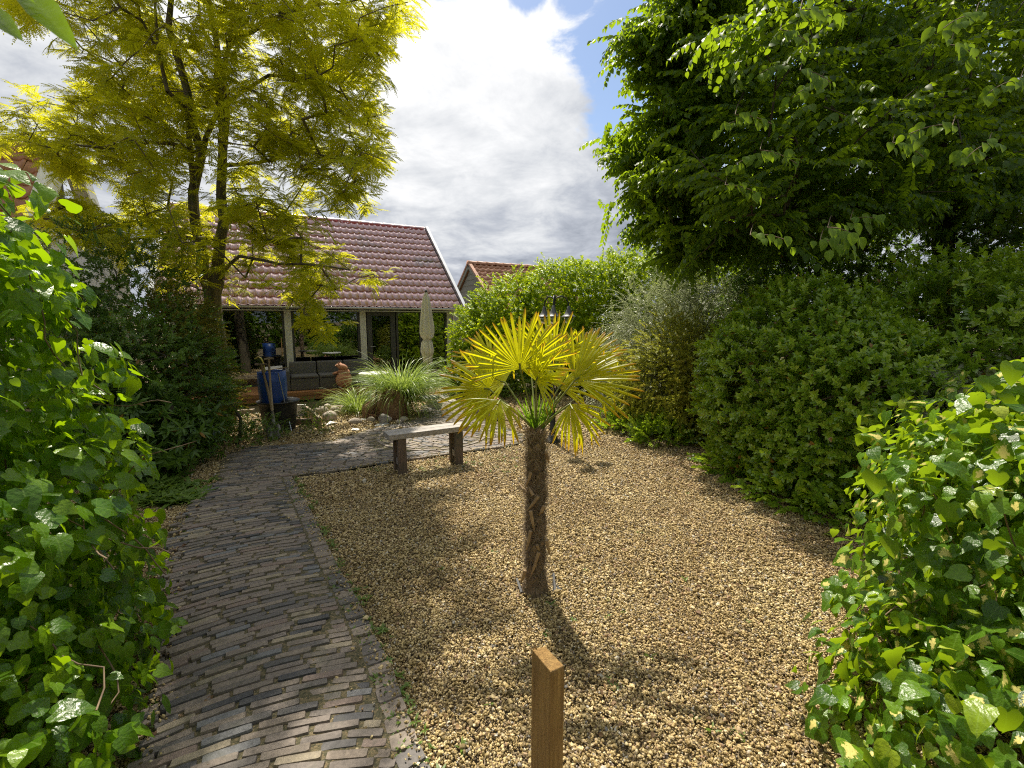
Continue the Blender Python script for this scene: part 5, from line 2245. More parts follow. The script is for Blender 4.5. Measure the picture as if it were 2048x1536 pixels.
    # hub pixel, depth, axis, normal, radius, extra
    fans = [
        # big upper left fan facing the camera
        dict(hub=dp(1040, 737, D - .10), axis=(-.10, .25, 1), nrm=(0, -1, .30), Rd=.37, n=30, spread=205, droop=.10, kink=.08, seed=1),
        # right fan
        dict(hub=dp(1150, 760, D - .05), axis=(.92, .15, .50), nrm=(-.25, -.85, .5), Rd=.39, n=26, spread=165, droop=.12, kink=.14, seed=2),
        # left fan
        dict(hub=dp(978, 778, D - .02), axis=(-1.0, .1, .10), nrm=(.1, -.9, .45), Rd=.33, n=26, spread=215, droop=.14, kink=.10, seed=3),
        # left back
        dict(hub=dp(985, 725, D + .22), axis=(-.9, .4, .45), nrm=(.3, -.7, .6), Rd=.31, n=28, spread=220, droop=.18, kink=.1, seed=4),
        # rear upright fans
        dict(hub=dp(1072, 762, D - .14), axis=(.25, -.3, .55), nrm=(-.1, -.7, .75), Rd=.27, n=26, spread=200, droop=.25, kink=.25, seed=21),
        dict(hub=dp(1118, 775, D + .10), axis=(.5, .3, .35), nrm=(-.2, -.6, .8), Rd=.28, n=26, spread=200, droop=.25, kink=.2, seed=22),
        dict(hub=dp(1010, 765, D + .08), axis=(-.7, .2, .15), nrm=(.1, -.6, .8), Rd=.28, n=26, spread=190, droop=.3, kink=.2, seed=23),
        dict(hub=dp(1105, 722, D + .20), axis=(.12, .35, 1), nrm=(0, -1, .35), Rd=.35, n=26, spread=170, droop=.08, kink=.08, seed=5),
        dict(hub=dp(1165, 722, D + .28), axis=(.6, .5, .8), nrm=(-.3, -.8, .5), Rd=.31, n=26, spread=200, droop=.2, kink=.1, seed=6),
        dict(hub=dp(1060, 715, D + .34), axis=(-.25, .6, .9), nrm=(0, -.9, .5), Rd=.31, n=22, spread=160, droop=.16, kink=.1, seed=7),
        # low hanging fans
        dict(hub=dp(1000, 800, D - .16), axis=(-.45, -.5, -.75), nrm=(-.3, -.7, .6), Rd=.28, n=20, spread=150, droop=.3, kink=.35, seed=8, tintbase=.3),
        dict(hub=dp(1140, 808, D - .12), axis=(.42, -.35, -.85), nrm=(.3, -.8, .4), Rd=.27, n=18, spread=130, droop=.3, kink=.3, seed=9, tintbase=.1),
    ]
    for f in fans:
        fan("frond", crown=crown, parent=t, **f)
    # new leaves, still folded
    fan("frond", hub=crown + Vector((-.01, -.03, -.02)), axis=(-.12, -.1, 1), nrm=(0, -1, .1), Rd=.24, n=12, spread=56, droop=0, kink=0, cup=.05, seed=13, crown=crown, parent=t, mat=M['palm_new'])
    fan("frond", hub=crown + Vector((.02, -.02, -.02)), axis=(.40, -.1, 1), nrm=(0, -1, .1), Rd=.22, n=9, spread=38, droop=0, kink=0, cup=.05, seed=14, crown=crown, parent=t, mat=M['palm_new'])


build_palm()


# ------------------------------------------------------------------ the two trees
def tree_object(name, loc, label, A, par, rad, bark):
    t = thing(name, loc, label, "tree")
    o = bpy.data.objects.new("trunk", limb_mesh("trunk", A, par, rad, bark, 7))
    attach(o, t)
    return t


def tip_sprigs(A, par, tips, per, jit, posj, down=0.15):
    T = np.repeat(tips, per)
    base = A[T]
    d = nz(A[T] - A[par[T]])
    P = base + rg.normal(size=base.shape) * posj - d * rg.uniform(0, .35, (len(T), 1))
    dd = d + rg.normal(size=d.shape) * jit
    dd[:, 2] = dd[:, 2] * .5 - down
    nr = np.array([0, 0, 1.0]) + rg.normal(size=d.shape) * .25
    return P, frames(dd, nr)


def blob_points(B, per_area, Dmid, Dsd):
    pts = []
    for (px, py, rx, ry) in B:
        n = max(3, int(rx * ry * per_area))
        for _ in range(n):
            while True:
                u, v = rnd.uniform(-1, 1), rnd.uniform(-1, 1)
                if u * u + v * v < 1:
                    break
            D = rnd.gauss(Dmid, Dsd)
            D = max(Dmid - 2 * Dsd, min(Dmid + 2 * Dsd, D))
            p = dp(px + u * rx, py + v * ry, D)
            pts.append((p.x, p.y, p.z))
    return np.array(pts)


def build_golden():
    D = 7.5
    P = lambda px, py, d=0.0: tuple(dp(px, py, D + d))
    b = dp(432, 642, D)
    base = (b.x + .05, D, -.05)
    tr = [
        [base, P(428, 640), P(425, 590), P(440, 520), P(447, 440), P(444, 330), P(452, 220, .1), P(436, 150, .1), P(430, 70, .2), P(415, 0, .3), P(405, -120, .4), P(395, -260, .5)],
        [P(425, 590), P(408, 540), P(392, 450), P(388, 380), P(400, 310), P(385, 240, -.1), P(362, 130, -.2), P(338, 60, -.3), P(342, -10, -.3), P(330, -120, -.4)],
        [P(400, 310), P(412, 280), P(440, 215), P(455, 100), P(470, -20), P(480, -150)],
        [P(392, 450), P(380, 290, -.3), P(372, 220, -.5), P(340, 180, -.8), P(318, 100, -.9), P(310, 10, -1.0)],
        [P(447, 345), P(430, 100, .6), P(400, 50, .8), P(390, -40, .9)],
        [P(388, 290), P(300, 285, -.3), P(240, 300, -.6), P(150, 290, -.8)],
        [P(425, 480), P(340, 470, -.3), P(250, 480, -.5), P(180, 478, -.7)],
        [P(446, 545), P(480, 515, -.3), P(560, 525, -.7), P(640, 530, -1.0), P(700, 540, -1.2)],
        [P(445, 330), P(520, 325), P(600, 300, -.3), P(680, 320, -.5)],
        [P(452, 200), P(540, 150, .2), P(620, 160, .2), P(700, 130, .1)],
        [P(436, 100), P(540, 40), P(640, 10), P(760, -5)],
    ]
    rad = []
    for i, p in enumerate(tr):
        n = len(p)
        if i == 0:
            rad.append([.155, .14, .125, .088, .076, .066, .058, .05, .042, .034, .026, .014])
        elif i == 1:
            rad.append([.10, .09, .08, .072, .064, .055, .05, .042, .034, .02])
        elif i in (2, 3, 4):
            rad.append(list(np.linspace(.046, .014, n)))
        else:
            rad.append(list(np.linspace(.030, .009, n)))
    B = [(40, 262, 55, 32), (120, 240, 80, 55), (200, 230, 90, 70), (250, 160, 90, 50), (170, 15, 130, 30), (60, 8, 80, 22), (320, 90, 90, 90), (140, 90, 55, 24),
         (290, 290, 110, 60), (200, 330, 70, 40), (150, 290, 80, 35), (300, 370, 90, 40), (200, 430, 120, 45), (260, 470, 110, 45), (300, 520, 70, 30), (120, 440, 60, 30),
         (400, 200, 70, 60), (470, 60, 90, 70), (560, 60, 110, 70), (560, 160, 120, 70), (680, 60, 80, 70), (690, 160, 80, 70), (740, 120, 40, 60), (745, 30, 60, 40),
         (620, 250, 130, 50), (720, 250, 55, 60), (745, 285, 35, 50), (540, 250, 100, 60), (580, 330, 100, 40), (680, 330, 70, 45), (700, 380, 45, 35), (720, 400, 25, 12),
         (490, 370, 60, 40), (560, 400, 70, 30), (610, 440, 60, 30), (540, 455, 70, 32), (450, 400, 40, 40), (580, 500, 90, 35), (650, 530, 90, 28), (720, 555, 45, 22),
         (600, 570, 60, 30), (580, 610, 40, 22), (640, 590, 45, 25), (645, 640, 18, 22), (480, 480, 60, 40), (430, 500, 35, 30), (500, 560, 40, 25), (360, 420, 50, 30), (350, 500, 50, 30), (380, 560, 35, 20),
         (340, 200, 80, 50), (330, 420, 60, 30), (80, 300, 60, 16), (800, 2, 30, 14), (420, 300, 50, 40),
         (200, -120, 170, 80), (420, -140, 200, 110), (620, -130, 150, 90), (480, -300, 260, 120), (300, -330, 200, 120), (20, -60, 120, 60)]
    B = [b for b in B]
    pts = blob_points(B, 1 / 290.0, D - .1, .85)
    A, par, rad_, tips = grow(tr, pts, rad, step=.26, sag=.05)
    t = tree_object("golden_tree", Vector((b.x, D, 0)), "tall golden yellow leaved tree with several dark stems in front of the garden house", A, par, rad_, M['bark'])
    sources = []
    for i in range(5):
        sp = pinnate(M['golden'], 7, .24, .15, 40 + i)
        sources.append(src(sp.mesh("golden_spray", M['golden'])))
    Ps, Ms = tip_sprigs(A, par, tips, 7, .85, .10, .28)
    o = scatter("crown", Ps, Ms, rg.uniform(.6, 1.15, len(Ps)), sources, t)
    print("golden", len(tips), len(Ps))


build_golden()


def build_right_tree():
    P = lambda px, py, D: tuple(dp(px, py, D))
    b = dp(1890, 642, 7.3)
    tr = [
        [(b.x, 7.3, -.05), P(1890, 600, 7.30), P(1885, 400, 7.30), P(1880, 330, 7.20), P(1850, 150, 7.10), P(1830, 0, 7.00), P(1800, -150, 6.90), P(1780, -320, 6.90)],
        [P(1885, 420, 7.30), P(1760, 370, 7.00), P(1640, 350, 7.00), P(1500, 320, 7.10), P(1380, 290, 7.20)],
        [P(1880, 330, 7.20), P(1740, 220, 7.30), P(1600, 150, 7.40), P(1460, 90, 7.50), P(1340, 60, 7.50)],
        [P(1850, 150, 7.10), P(1700, 20, 6.90), P(1550, -60, 6.90), P(1400, -120, 6.90)],
        [P(1885, 440, 7.30), P(1790, 450, 6.70), P(1650, 440, 6.10), P(1560, 430, 5.90)],
        [P(1880, 330, 7.20), P(2000, 200, 6.70), P(2150, 100, 6.30)],
        [P(1885, 420, 7.30), P(1960, 330, 6.30), P(2000, 280, 5.50)],
        [P(1880, 330, 7.20), P(1780, 270, 6.10), P(1700, 260, 5.30)],
    ]
    rad = [[.17, .15, .13, .12, .10, .08, .06, .03]] + [list(np.linspace(.06, .015, len(q))) for q in tr[1:]]
    deep = []
    # soft edge on the left: arms reaching out
    arms = [((1215, 60), (1330, 75)), ((1195, 285), (1330, 265)), ((1225, 400), (1340, 385)), ((1265, 150), (1380, 130)), ((1215, 325), (1300, 310)), ((1290, 30), (1400, 20)), ((1245, 460), (1340, 440)),
            ((1270, 235), (1360, 215)), ((1300, 500), (1400, 480)), ((1290, 190), (1400, 180)), ((1265, 350), (1350, 345)), ((1250, 110), (1330, 100)), ((1310, 0), (1380, -30))]
    pts = []
    for (x0, y0), (x1, y1) in arms:
        x0 += 38
        x1 += 38
        D0 = rnd.uniform(6.4, 7.6)
        for k in range(10):
            t = k / 9
            for _ in range(2):
                p = dp(x0 + (x1 - x0) * t + rnd.gauss(0, 6), y0 + (y1 - y0) * t + rnd.gauss(0, 5 + 9 * t), D0 + rnd.gauss(0, .15))
                pts.append(tuple(p))
    B = [(1465, 60, 110, 110), (1450, 200, 90, 90), (1450, 320, 110, 90), (1400, 420, 110, 80), (1430, 500, 110, 50), (1560, 490, 110, 45), (1680, 470, 90, 40), (1560, 120, 120, 130), (1560, 300, 120, 130), (1560, 430, 120, 70), (1480, 0, 130, 70),
         (1700, 100, 130, 130), (1700, 300, 130, 130), (1700, 420, 130, 60), (1850, 100, 130, 140), (1850, 300, 120, 130), (1990, 100, 120, 140), (1990, 300, 110, 130), (1850, 400, 110, 50), (2020, 400, 80, 50),
         (1500, -130, 180, 90), (1750, -130, 200, 90), (2000, -130, 200, 90), (2120, 100, 90, 180), (2120, 330, 90, 130)]
    pts2 = blob_points(B, 1 / 340.0, 7.3, .85)
    pts3 = blob_points([(1480, 300, 130, 180), (1700, 250, 200, 180), (1920, 250, 150, 170), (1620, 60, 200, 80), (1900, 60, 160, 80), (1560, 430, 120, 60), (1760, 400, 120, 60)], 1 / 1500.0, 5.5, .45)
    allp = np.concatenate([np.array(pts), pts2, pts3])
    A, par, rad_, tips = grow(tr, allp, rad, step=.3, sag=.06)
    t = tree_object("broadleaf_tree", Vector((b.x, 7.3, 0)), "large dark green broadleaf tree overhanging the right side of the garden", A, par, rad_, M['bark_dark'])
    sources = []
    for i in range(5):
        sp = sprig('elm', M['broad'], 13, .44, .098, .35, 62, 60 + i, hang=.6, curl=.25, fold=.3)
        sources.append(src(sp.mesh("leafy_spray", M['broad'])))
    Ps, Ms = tip_sprigs(A, par, tips, 8, .5, np.array([.15, .15, .05]), .12)
    scatter("crown", Ps, Ms, rg.uniform(.7, 1.1, len(Ps)), sources, t)
    print("broad", len(tips), len(Ps))
    # nearest sprays, leaf by leaf
    tm = [single_leaf('elm', M['broad_lit'], k, .25, .3, tn) for k, tn in enumerate((.2, .5, .8, 1.0))]
    spr = [((1765, 268), (1905, 250), 3.6), ((1885, 320), (1785, 285), 3.7), ((1640, 335), (1520, 300), 4.2), ((1625, 480), (1500, 470), 3.8), ((1760, 480), (1655, 455), 3.3), ((1905, 325), (1975, 290), 3.5),
           ((1590, 250), (1470, 230), 4.4), ((1550, 200), (1640, 170), 4.2), ((1700, 170), (1600, 140), 4.0), ((1430, 330), (1540, 310), 4.6), ((1800, 430), (1700, 440), 3.9), ((1480, 150), (1580, 130), 4.6),
           ((1700, 30), (1600, 20), 3.9), ((1850, 60), (1950, 30), 3.7), ((1720, 500), (1640, 480), 3.5), ((1560, 390), (1450, 370), 4.4), ((1420, 250), (1500, 240), 4.8), ((1940, 190), (2040, 160), 3.8), ((1650, 90), (1560, 60), 4.3), ((1990, 120), (1900, 90), 3.9)]
    Pl, Ml, Sl, Il = [], [], [], []
    tw0, tw1 = [], []
    for (e, r0, D) in spr:
        a = np.array(dp(r0[0], r0[1], D + .15))
        c = np.array(dp(e[0], e[1], D - .15))
        c = a + (c - a) * .66 + np.array([0, 0, -.03])
        mid = (a + c) / 2 + np.array([0, 0, .05])
        far = np.array(dp(r0[0] + 10, r0[1] - 8, 6.9))
        for q in range(8):
            tw0.append(far + (a - far) * q / 8 + np.array([0, 0, .10 * math.sin(math.pi * q / 8)]))
            tw1.append(far + (a - far) * (q + 1) / 8 + np.array([0, 0, .10 * math.sin(math.pi * (q + 1) / 8)]))
        prev = a
        for k in range(15):
            q = (k + .5) / 15
            p = a * (1 - q) ** 2 + mid * 2 * q * (1 - q) + c * q * q
            tw0.append(prev)
            tw1.append(p)
            tang = nz(p - prev)
            prev = p
            sd = np.array([tang[1], -tang[0], 0]) * (1 if k % 2 else -1)
            d = tang * .6 + nz(sd) * .55 + np.array([0, 0, -.75 + rnd.uniform(-.3, .3)])
            p = p + nz(sd) * rnd.uniform(0, .07) + rg.normal(size=3) * .022
            Pl.append(p)
            Ml.append(frames(np.array([d]), np.array([[rnd.uniform(-.6, .6), -.9 + rnd.uniform(-.5, .5), 1.0]]))[0])
            Sl.append(.095 * rnd.uniform(.7, 1.15))
            Il.append(rnd.randrange(4))
    leaf_parts(t, "leaf", tm, Pl, Ml, Sl, Il)
    V, Fq = tubes(np.array(tw0), np.array(tw1), np.full(len(tw0), .0035), np.full(len(tw0), .003), 4)
    o = bpy.data.objects.new("twigs", np_mesh("twigs", V, Fq, M['twig'], np.full(len(V), .5)))
    attach(o, t)
    tag(o, kind='stuff')


build_right_tree()


# ------------------------------------------------------------------ shrubs and hedges
def inner_branches(parent, B, foot, mat, n=60, r=.012, twig_r=.004):
    pts = []
    for _ in range(n):
        b = rnd.choice(B)
        d = Vector((rnd.gauss(0, 1), rnd.gauss(0, 1), abs(rnd.gauss(0, 1)))).normalized()
        q = rnd.uniform(.55, .92)
        pts.append((b[0] + d.x * b[3] * q, b[1] + d.y * b[4] * q, max(.1, b[2] + d.z * b[5] * q)))
    trunks = []
    rads = []
    for f in foot:
        trunks.append([(f[0], f[1], -.03), (f[0] + rnd.uniform(-.1, .1), f[1] + rnd.uniform(-.1, .1), .35), (f[0] + rnd.uniform(-.2, .2), f[1] + rnd.uniform(-.2, .2), .8)])
        rads.append([r * 2.2, r * 1.8, r * 1.2])
    A, par, rad, tips = grow(trunks, np.array(pts), rads, step=.16, sag=.04)
    rad = np.maximum(rad, twig_r)
    o = bpy.data.objects.new("branches", limb_mesh("branches", A, par, rad, mat, 5))
    attach(o, parent)
    return A, par, tips


def shrub(name, loc, label, cat, B, sources, n, scl, depth=(.72, 1.05), lump=.14, up=.35, jit=.45, foot=None, bark='bark_dark', inner=0.35, nb=60, group=None, toward=None, reject=None, nw=0.5):
    t = thing(name, loc, label, cat, group)
    P, Nr = shell(B, n, depth, lump=lump, toward=toward)
    P2, N2 = shell(B, int(n * inner), (.35, .75), lump=lump)
    P = np.concatenate([P, P2])
    Nr = np.concatenate([Nr, N2])
    if reject is not None:
        k = ~reject(P)
        P, Nr = P[k], Nr[k]
    scatter("foliage", P, orient(Nr, up, jit, nw=nw), rg.uniform(scl[0], scl[1], len(P)), sources, t)
    if foot:
        inner_branches(t, B, foot, M[bark], nb)
    return t


def mk(kind, mat, seeds, **kw):
    return [src(sprig(kind, M[mat], seed=s, **kw).mesh(mat + "_sprig", M[mat])) for s in seeds]


S_laurel = mk('oval', 'laurel', range(5), nleaf=12, length=.20, leafL=.080, droop=.1, spread=62, whorl=True, hang=.1, curl=.12, fold=.3)
S_broad = mk('elm', 'broad', range(3), nleaf=13, length=.34, leafL=.075, droop=.4, spread=60, hang=.5)
S_gold = mk('elm', 'hedge_gold', range(4), nleaf=14, length=.24, leafL=.055, droop=.25, spread=65, whorl=True, hang=.3, curl=.2)
S_silver = mk('small', 'silver', range(4), nleaf=34, length=.48, leafL=.026, droop=.45, spread=70, hang=.1)
S_thuja = mk('oval', 'thuja', range(4), nleaf=26, length=.22, leafL=.034, droop=.3, spread=50, whorl=True, hang=.3)
S_dark = mk('oval', 'darkshrub', range(4), nleaf=18, length=.22, leafL=.042, droop=.2, spread=60, whorl=True, hang=.25)
S_rhodo = mk('narrow', 'darkshrub', range(4), nleaf=9, length=.12, leafL=.12, droop=.1, spread=72, whorl=True, hang=.35, curl=.3)
S_bronze = mk('oval', 'bronze', range(4), nleaf=22, length=.2, leafL=.030, droop=.2, spread=60, whorl=True, hang=.2)
S_creep = mk('oval', 'weed', range(3), nleaf=14, length=.14, leafL=.030, droop=.2, spread=60, whorl=True, hang=.1)

shrub("laurel_shrub", Vector((3.3, 4.8, 0)), "rounded clipped glossy green shrub at the right edge of the gravel", "shrub",
      [(3.22, 5.05, .92, .98, 1.05, 1.12), (3.38, 4.35, .72, .80, .80, .88), (3.05, 4.6, .45, .62, .8, .5)],
      S_laurel, 3900, (.55, .95), lump=.05, jit=.32, foot=[(3.2, 5.0), (3.5, 4.3), (3.9, 4.6), (3.0, 4.2), (3.6, 5.4)], nb=120, bark='twig', inner=.18, depth=(.88, 1.02), nw=1.1)
shrub("laurel_hedge", Vector((4.7, 4.9, 0)), "taller glossy green hedge rising behind the near variegated ivy on the right", "hedge",
      [(4.65, 4.75, 1.05, 1.1, 1.1, 1.15), (5.5, 4.0, 1.25, 1.2, 1.2, 1.25), (5.3, 5.6, 1.2, 1.2, 1.0, 1.15), (4.5, 5.7, .85, .8, .8, .9)],
      S_laurel, 3600, (.6, 1.1), lump=.10, jit=.42, foot=[(4.4, 4.5), (4.8, 4.7), (4.2, 4.2)], nb=70, bark='twig', inner=.2, depth=(.82, 1.04), nw=.9)

shrub("bronze_green_shrub", Vector((2.4, 6.7, 0)), "dense bronze green shrub between silvery sprays and the glossy shrub", "shrub",
      [(2.3, 6.75, .85, .60, .6, .85), (2.75, 6.35, .55, .5, .5, .62), (2.2, 7.1, .55, .5, .5, .6), (2.65, 6.7, .9, .55, .5, .75)],
      S_thuja, 2300, (.75, 1.2), foot=[(2.4, 6.7), (2.7, 6.4)], nb=50, up=.25)

shrub("cotoneaster_shrub", Vector((2.5, 8.1, 0)), "silvery grey shrub with long arching sprays of tiny leaves beyond the palm", "shrub",
      [(2.6, 8.0, 1.3, .85, .7, .95), (2.2, 7.9, .9, .6, .6, .7), (3.3, 7.8, 1.4, .9, .8, .9), (2.0, 7.9, .45, .45, .5, .45)],
      S_silver, 2300, (.75, 1.35), foot=[(2.5, 8.1), (2.9, 8.0)], nb=60, up=.1, jit=.55, lump=.22)

shrub("golden_hedge", Vector((1.2, 10.9, 0)), "high yellow green ivy clad hedge behind the lamp post", "hedge",
      [(-.75, 11.3, 1.0, .68, .7, 1.12), (0.0, 11.1, 1.3, .95, .8, 1.30), (1.1, 10.9, 1.55, 1.0, .9, 1.42), (2.1, 10.5, 1.6, 1.05, .9, 1.48), (3.1, 10.1, 1.6, 1.1, 1.0, 1.50), (4.3, 9.7, 1.6, 1.3, 1.0, 1.7), (-.9, 11.1, .5, .55, .55, .7)],
      S_gold, 12500, (.75, 1.25), foot=[(0, 11.1), (1.1, 10.9), (2.2, 10.5)], nb=60, inner=.35, up=.3, depth=(.80, 1.06))

shrub("background_hedge", Vector((6.8, 8, 0)), "dark tall hedge closing the garden behind the broadleaf tree", "hedge",
      [(5.6, 9.0, 1.6, 1.5, 1.2, 2.0), (6.9, 7.9, 1.7, 1.5, 1.4, 2.1), (7.7, 6.2, 1.7, 1.5, 1.6, 2.1), (8.0, 4.4, 1.6, 1.5, 1.6, 2.0), (4.6, 7.8, 1.3, 1.0, .8, 1.5)],
      S_dark, 9000, (1.2, 1.9), inner=.2)

shrub("rear_hedge", Vector((-3, -7, 0)), "tall hedge behind the viewer that the window glass mirrors", "hedge",
      [(-11 + 2.4 * k, -6.5 - .4 * (k % 2), 2.6, 1.7, 1.1, 3.2 + .5 * (k % 3)) for k in range(9)],
      S_broad, 5200, (1.6, 2.6), inner=.2)
shrub("dark_shrub", Vector((-4.2, 5.6, 0)), "tall dense dark green shrub left of the path behind the near ivy", "shrub",
      [(-4.25, 5.35, .80, .68, .75, 1.0), (-5.15, 6.2, 1.35, .95, .9, 1.45), (-4.35, 5.0, .5, .65, .6, .6), (-5.6, 5.2, 1.2, .9, .9, 1.3), (-4.5, 6.2, .7, .5, .6, .9)],
      S_dark, 4200, (.75, 1.25), foot=[(-4.0, 5.4), (-4.9, 6.1)], nb=60, inner=.35)
shrub("rhododendron", Vector((-3.75, 4.75, 0)), "low shrub with long drooping dark leaves at the left path edge", "shrub",
      [(-4.0, 4.85, .42, .42, .4, .42), (-3.95, 5.2, .35, .4, .4, .38), (-4.2, 4.8, .8, .4, .4, .4)],
      S_rhodo, 420, (.75, 1.2), foot=[(-3.8, 4.8)], nb=20, up=.5)
shrub("bronze_tipped_shrub", Vector((-3.8, 6.1, 0)), "upright shrub with orange brown young leaves beside the golden tree trunk", "shrub",
      [(-4.35, 6.15, 1.25, .36, .4, .60), (-4.7, 6.4, 1.5, .45, .45, .55), (-4.2, 6.2, .65, .35, .4, .5)],
      S_bronze, 1100, (.75, 1.2), foot=[(-3.8, 6.1)], nb=40, up=.3)
p_ = gp(626, 868)
shrub("small_green_shrub", p_, "small round green shrub on the gravel right of the garden tools", "shrub",
      [(p_.x, p_.y + .12, .20, .24, .2, .22), (p_.x - .06, p_.y + .1, .38, .12, .12, .16)],
      S_creep, 330, (.35, .62), up=.6)
p_ = gp(950, 800)
shrub("low_box_planting", p_, "low green planting behind the grey edging board left of the palm", "shrub",
      [(p_.x - .3, p_.y + .45, .30, .45, .35, .38), (p_.x + .35, p_.y + .3, .30, .5, .35, .42), (p_.x + .9, p_.y + .2, .25, .4, .3, .4), (p_.x - .55, p_.y + .8, .45, .35, .3, .4)],
      S_creep, 750, (.8, 1.3), up=.6)
p_ = gp(450, 900)
shrub("creeping_cover", p_, "light green creeping plants spilling on to the gravel below the dark shrub", "ground cover",
      [(p_.x - .05, p_.y + .15, .08, .42, .35, .22), (p_.x + .2, p_.y + .5, .08, .35, .4, .2), (p_.x - .55, p_.y - .3, .1, .4, .35, .25)],
      S_creep, 420, (.6, 1.2), up=.7)
shrub("variegated_ivy_patch", Vector((4.0, 3.7, 1.0)), "grey green variegated ivy mound between the glossy shrub and the near right ivy", "ivy",
      [(4.2, 3.75, .55, .8, .45, .75)],
      mk('ivy', 'silver', range(3), nleaf=10, length=.2, leafL=.065, droop=.3, spread=70, hang=.6), 420, (.8, 1.2), up=.3)
shrub("ground_ivy", Vector((2.7, 4.1, 0)), "low dark ivy creeping out from under the glossy shrub on to the gravel", "ivy",
      [(2.75, 4.15, .05, .45, .4, .22), (2.55, 5.0, .05, .3, .5, .2), (2.1, 6.3, .05, .4, .35, .22), (3.0, 3.7, .05, .4, .3, .25), (1.9, 7.0, .04, .5, .3, .2)],
      mk('ivy', 'laurel', range(3), nleaf=9, length=.2, leafL=.05, droop=.3, spread=70, hang=.4), 620, (.8, 1.2), up=.6)


def near_ivy(name, loc, label, B, mat, n, sz, far_label=None, grad=None):
    t = thing(name, loc, label, "ivy")
    P, Nr = shell(B, n, (.80, 1.08), lump=.16)
    # leaves hang: tips point down and outwards, faces look outwards and up
    def hang(P, Nr):
        d = Nr * .45 + np.array([0, 0, -.75]) + rg.normal(size=Nr.shape) * .42
        nr = Nr * .8 + np.array([0, 0, .75]) + rg.normal(size=Nr.shape) * .38
        return frames(d, nr)
    Ms = hang(P, Nr)
    S = sz * np.clip(np.exp(rg.normal(0, .36, len(P))), .4, 1.75)
    d = np.linalg.norm(P - np.array([0, 0, CAM_H]), axis=1)
    facing = (Nr * nz(np.array([0, 0, CAM_H]) - P)).sum(-1)
    dirs = P - np.array([0, 0, CAM_H])
    inview = (P[:, 1] > .5) & (np.abs(P[:, 0]) < P[:, 1] * 1.15)
    score = np.where(inview & (facing > -.05), S / d, 0)
    order = np.argsort(-score)
    top = order[:300]
    rest = order[300:]
    tints = (.1, .3, .45, .6, .75, .9, 1.0)
    tm = [single_leaf('ivy' if k % 2 else 'heart', M[mat], 20 + k, .15 + .12 * (k % 4), .2 + .15 * (k % 3), tn) for k, tn in enumerate(tints)]
    leaf_parts(t, "leaf", tm, P[top], Ms[top], S[top], rg.integers(0, len(tm), 300))
    sources = [src(m_) for m_ in tm]
    P2, N2 = shell(B, int(n * .5), (.5, .82), lump=.16)
    PP = np.concatenate([P[rest], P2])
    MM = np.concatenate([Ms[rest], hang(P2, N2)])
    SS = np.concatenate([S[rest], np.full(len(P2), sz)])
    scatter("foliage", PP, MM, SS, sources, t)
    # stems running over the surface
    mb = MB()
    for k in range(26):
        i = int(top[rnd.randrange(300)])
        p = Vector(P[i]) - Vector(Nr[i]) * .05
        pts = [p]
        v = Vector((rnd.gauss(0, .6), rnd.gauss(0, .6), -1)).normalized()
        for q in range(6):
            v = (v + Vector((rnd.gauss(0, .3), rnd.gauss(0, .3), rnd.gauss(0, .2)))).normalized()
            pts.append(pts[-1] + v * .07)
        mb.tube(pts, .0028, 5)
    mb.build("stems", M['twig'], t, smooth=True, kind='stuff')
    return t


near_ivy("ivy_pillar", Vector((-2.35, 1.65, 0)), "near glossy green ivy mass rising above eye level left of the brick path",
         [(-2.25, 1.60, .30, .68, .78, .55), (-2.30, 1.60, .85, .70, .78, .65), (-2.44, 1.60, 1.40, .70, .80, .62), (-2.52, 1.66, 1.92, .61, .76, .48), (-2.60, 1.55, 2.17, .56, .62, .37), (-2.05, 1.35, .75, .52, .6, .6), (-1.84, 1.25, .28, .48, .5, .42)],
         'ivy', 8200, .056)
near_ivy("variegated_ivy_hedge", Vector((2.6, 1.9, 0)), "near glossy ivy hedge with creamy yellow marked leaves at the right of the gravel",
         [(2.43, 1.75, .35, .82, .85, .50), (2.47, 1.80, .85, .80, .82, .60), (3.3, 2.2, .85, 1.0, .9, .68), (1.80, 1.42, .15, .60, .60, .46)],
         'ivy_v', 8200, .056)


def lens_twig():
    t = thing("overhanging_twig", dp(20, 20, .9), "few large bright leaves hanging in from above at the upper left corner", "twig")
    tm = [single_leaf('narrow', M['ivy'], k, .2, .25, .9) for k in range(2)]
    Pl = [dp(30, -40, .9), dp(-30, 15, .95), dp(-20, -60, .85)]
    E = [dp(128, 58, .85), dp(22, 52, .9), dp(60, -10, .85)]
    for a, b in zip(Pl, E):
        d = b - a
        Mx = frames(np.array([tuple(d)]), np.array([[.2, -.9, .5]]))
        leaf_parts(t, "leaf", tm, [tuple(a)], Mx, [d.length], [0])
    mb = MB()
    mb.tube([dp(-80, -140, .9), dp(0, -80, .9), dp(30, -40, .9)], .003, 6)
    mb.tube([dp(0, -80, .9), dp(-30, 15, .95)], .0025, 6)
    mb.tube([dp(0, -80, .9), dp(-20, -60, .85)], .0025, 6)
    mb.build("stalk", M['twig'], t, smooth=True)


lens_twig()


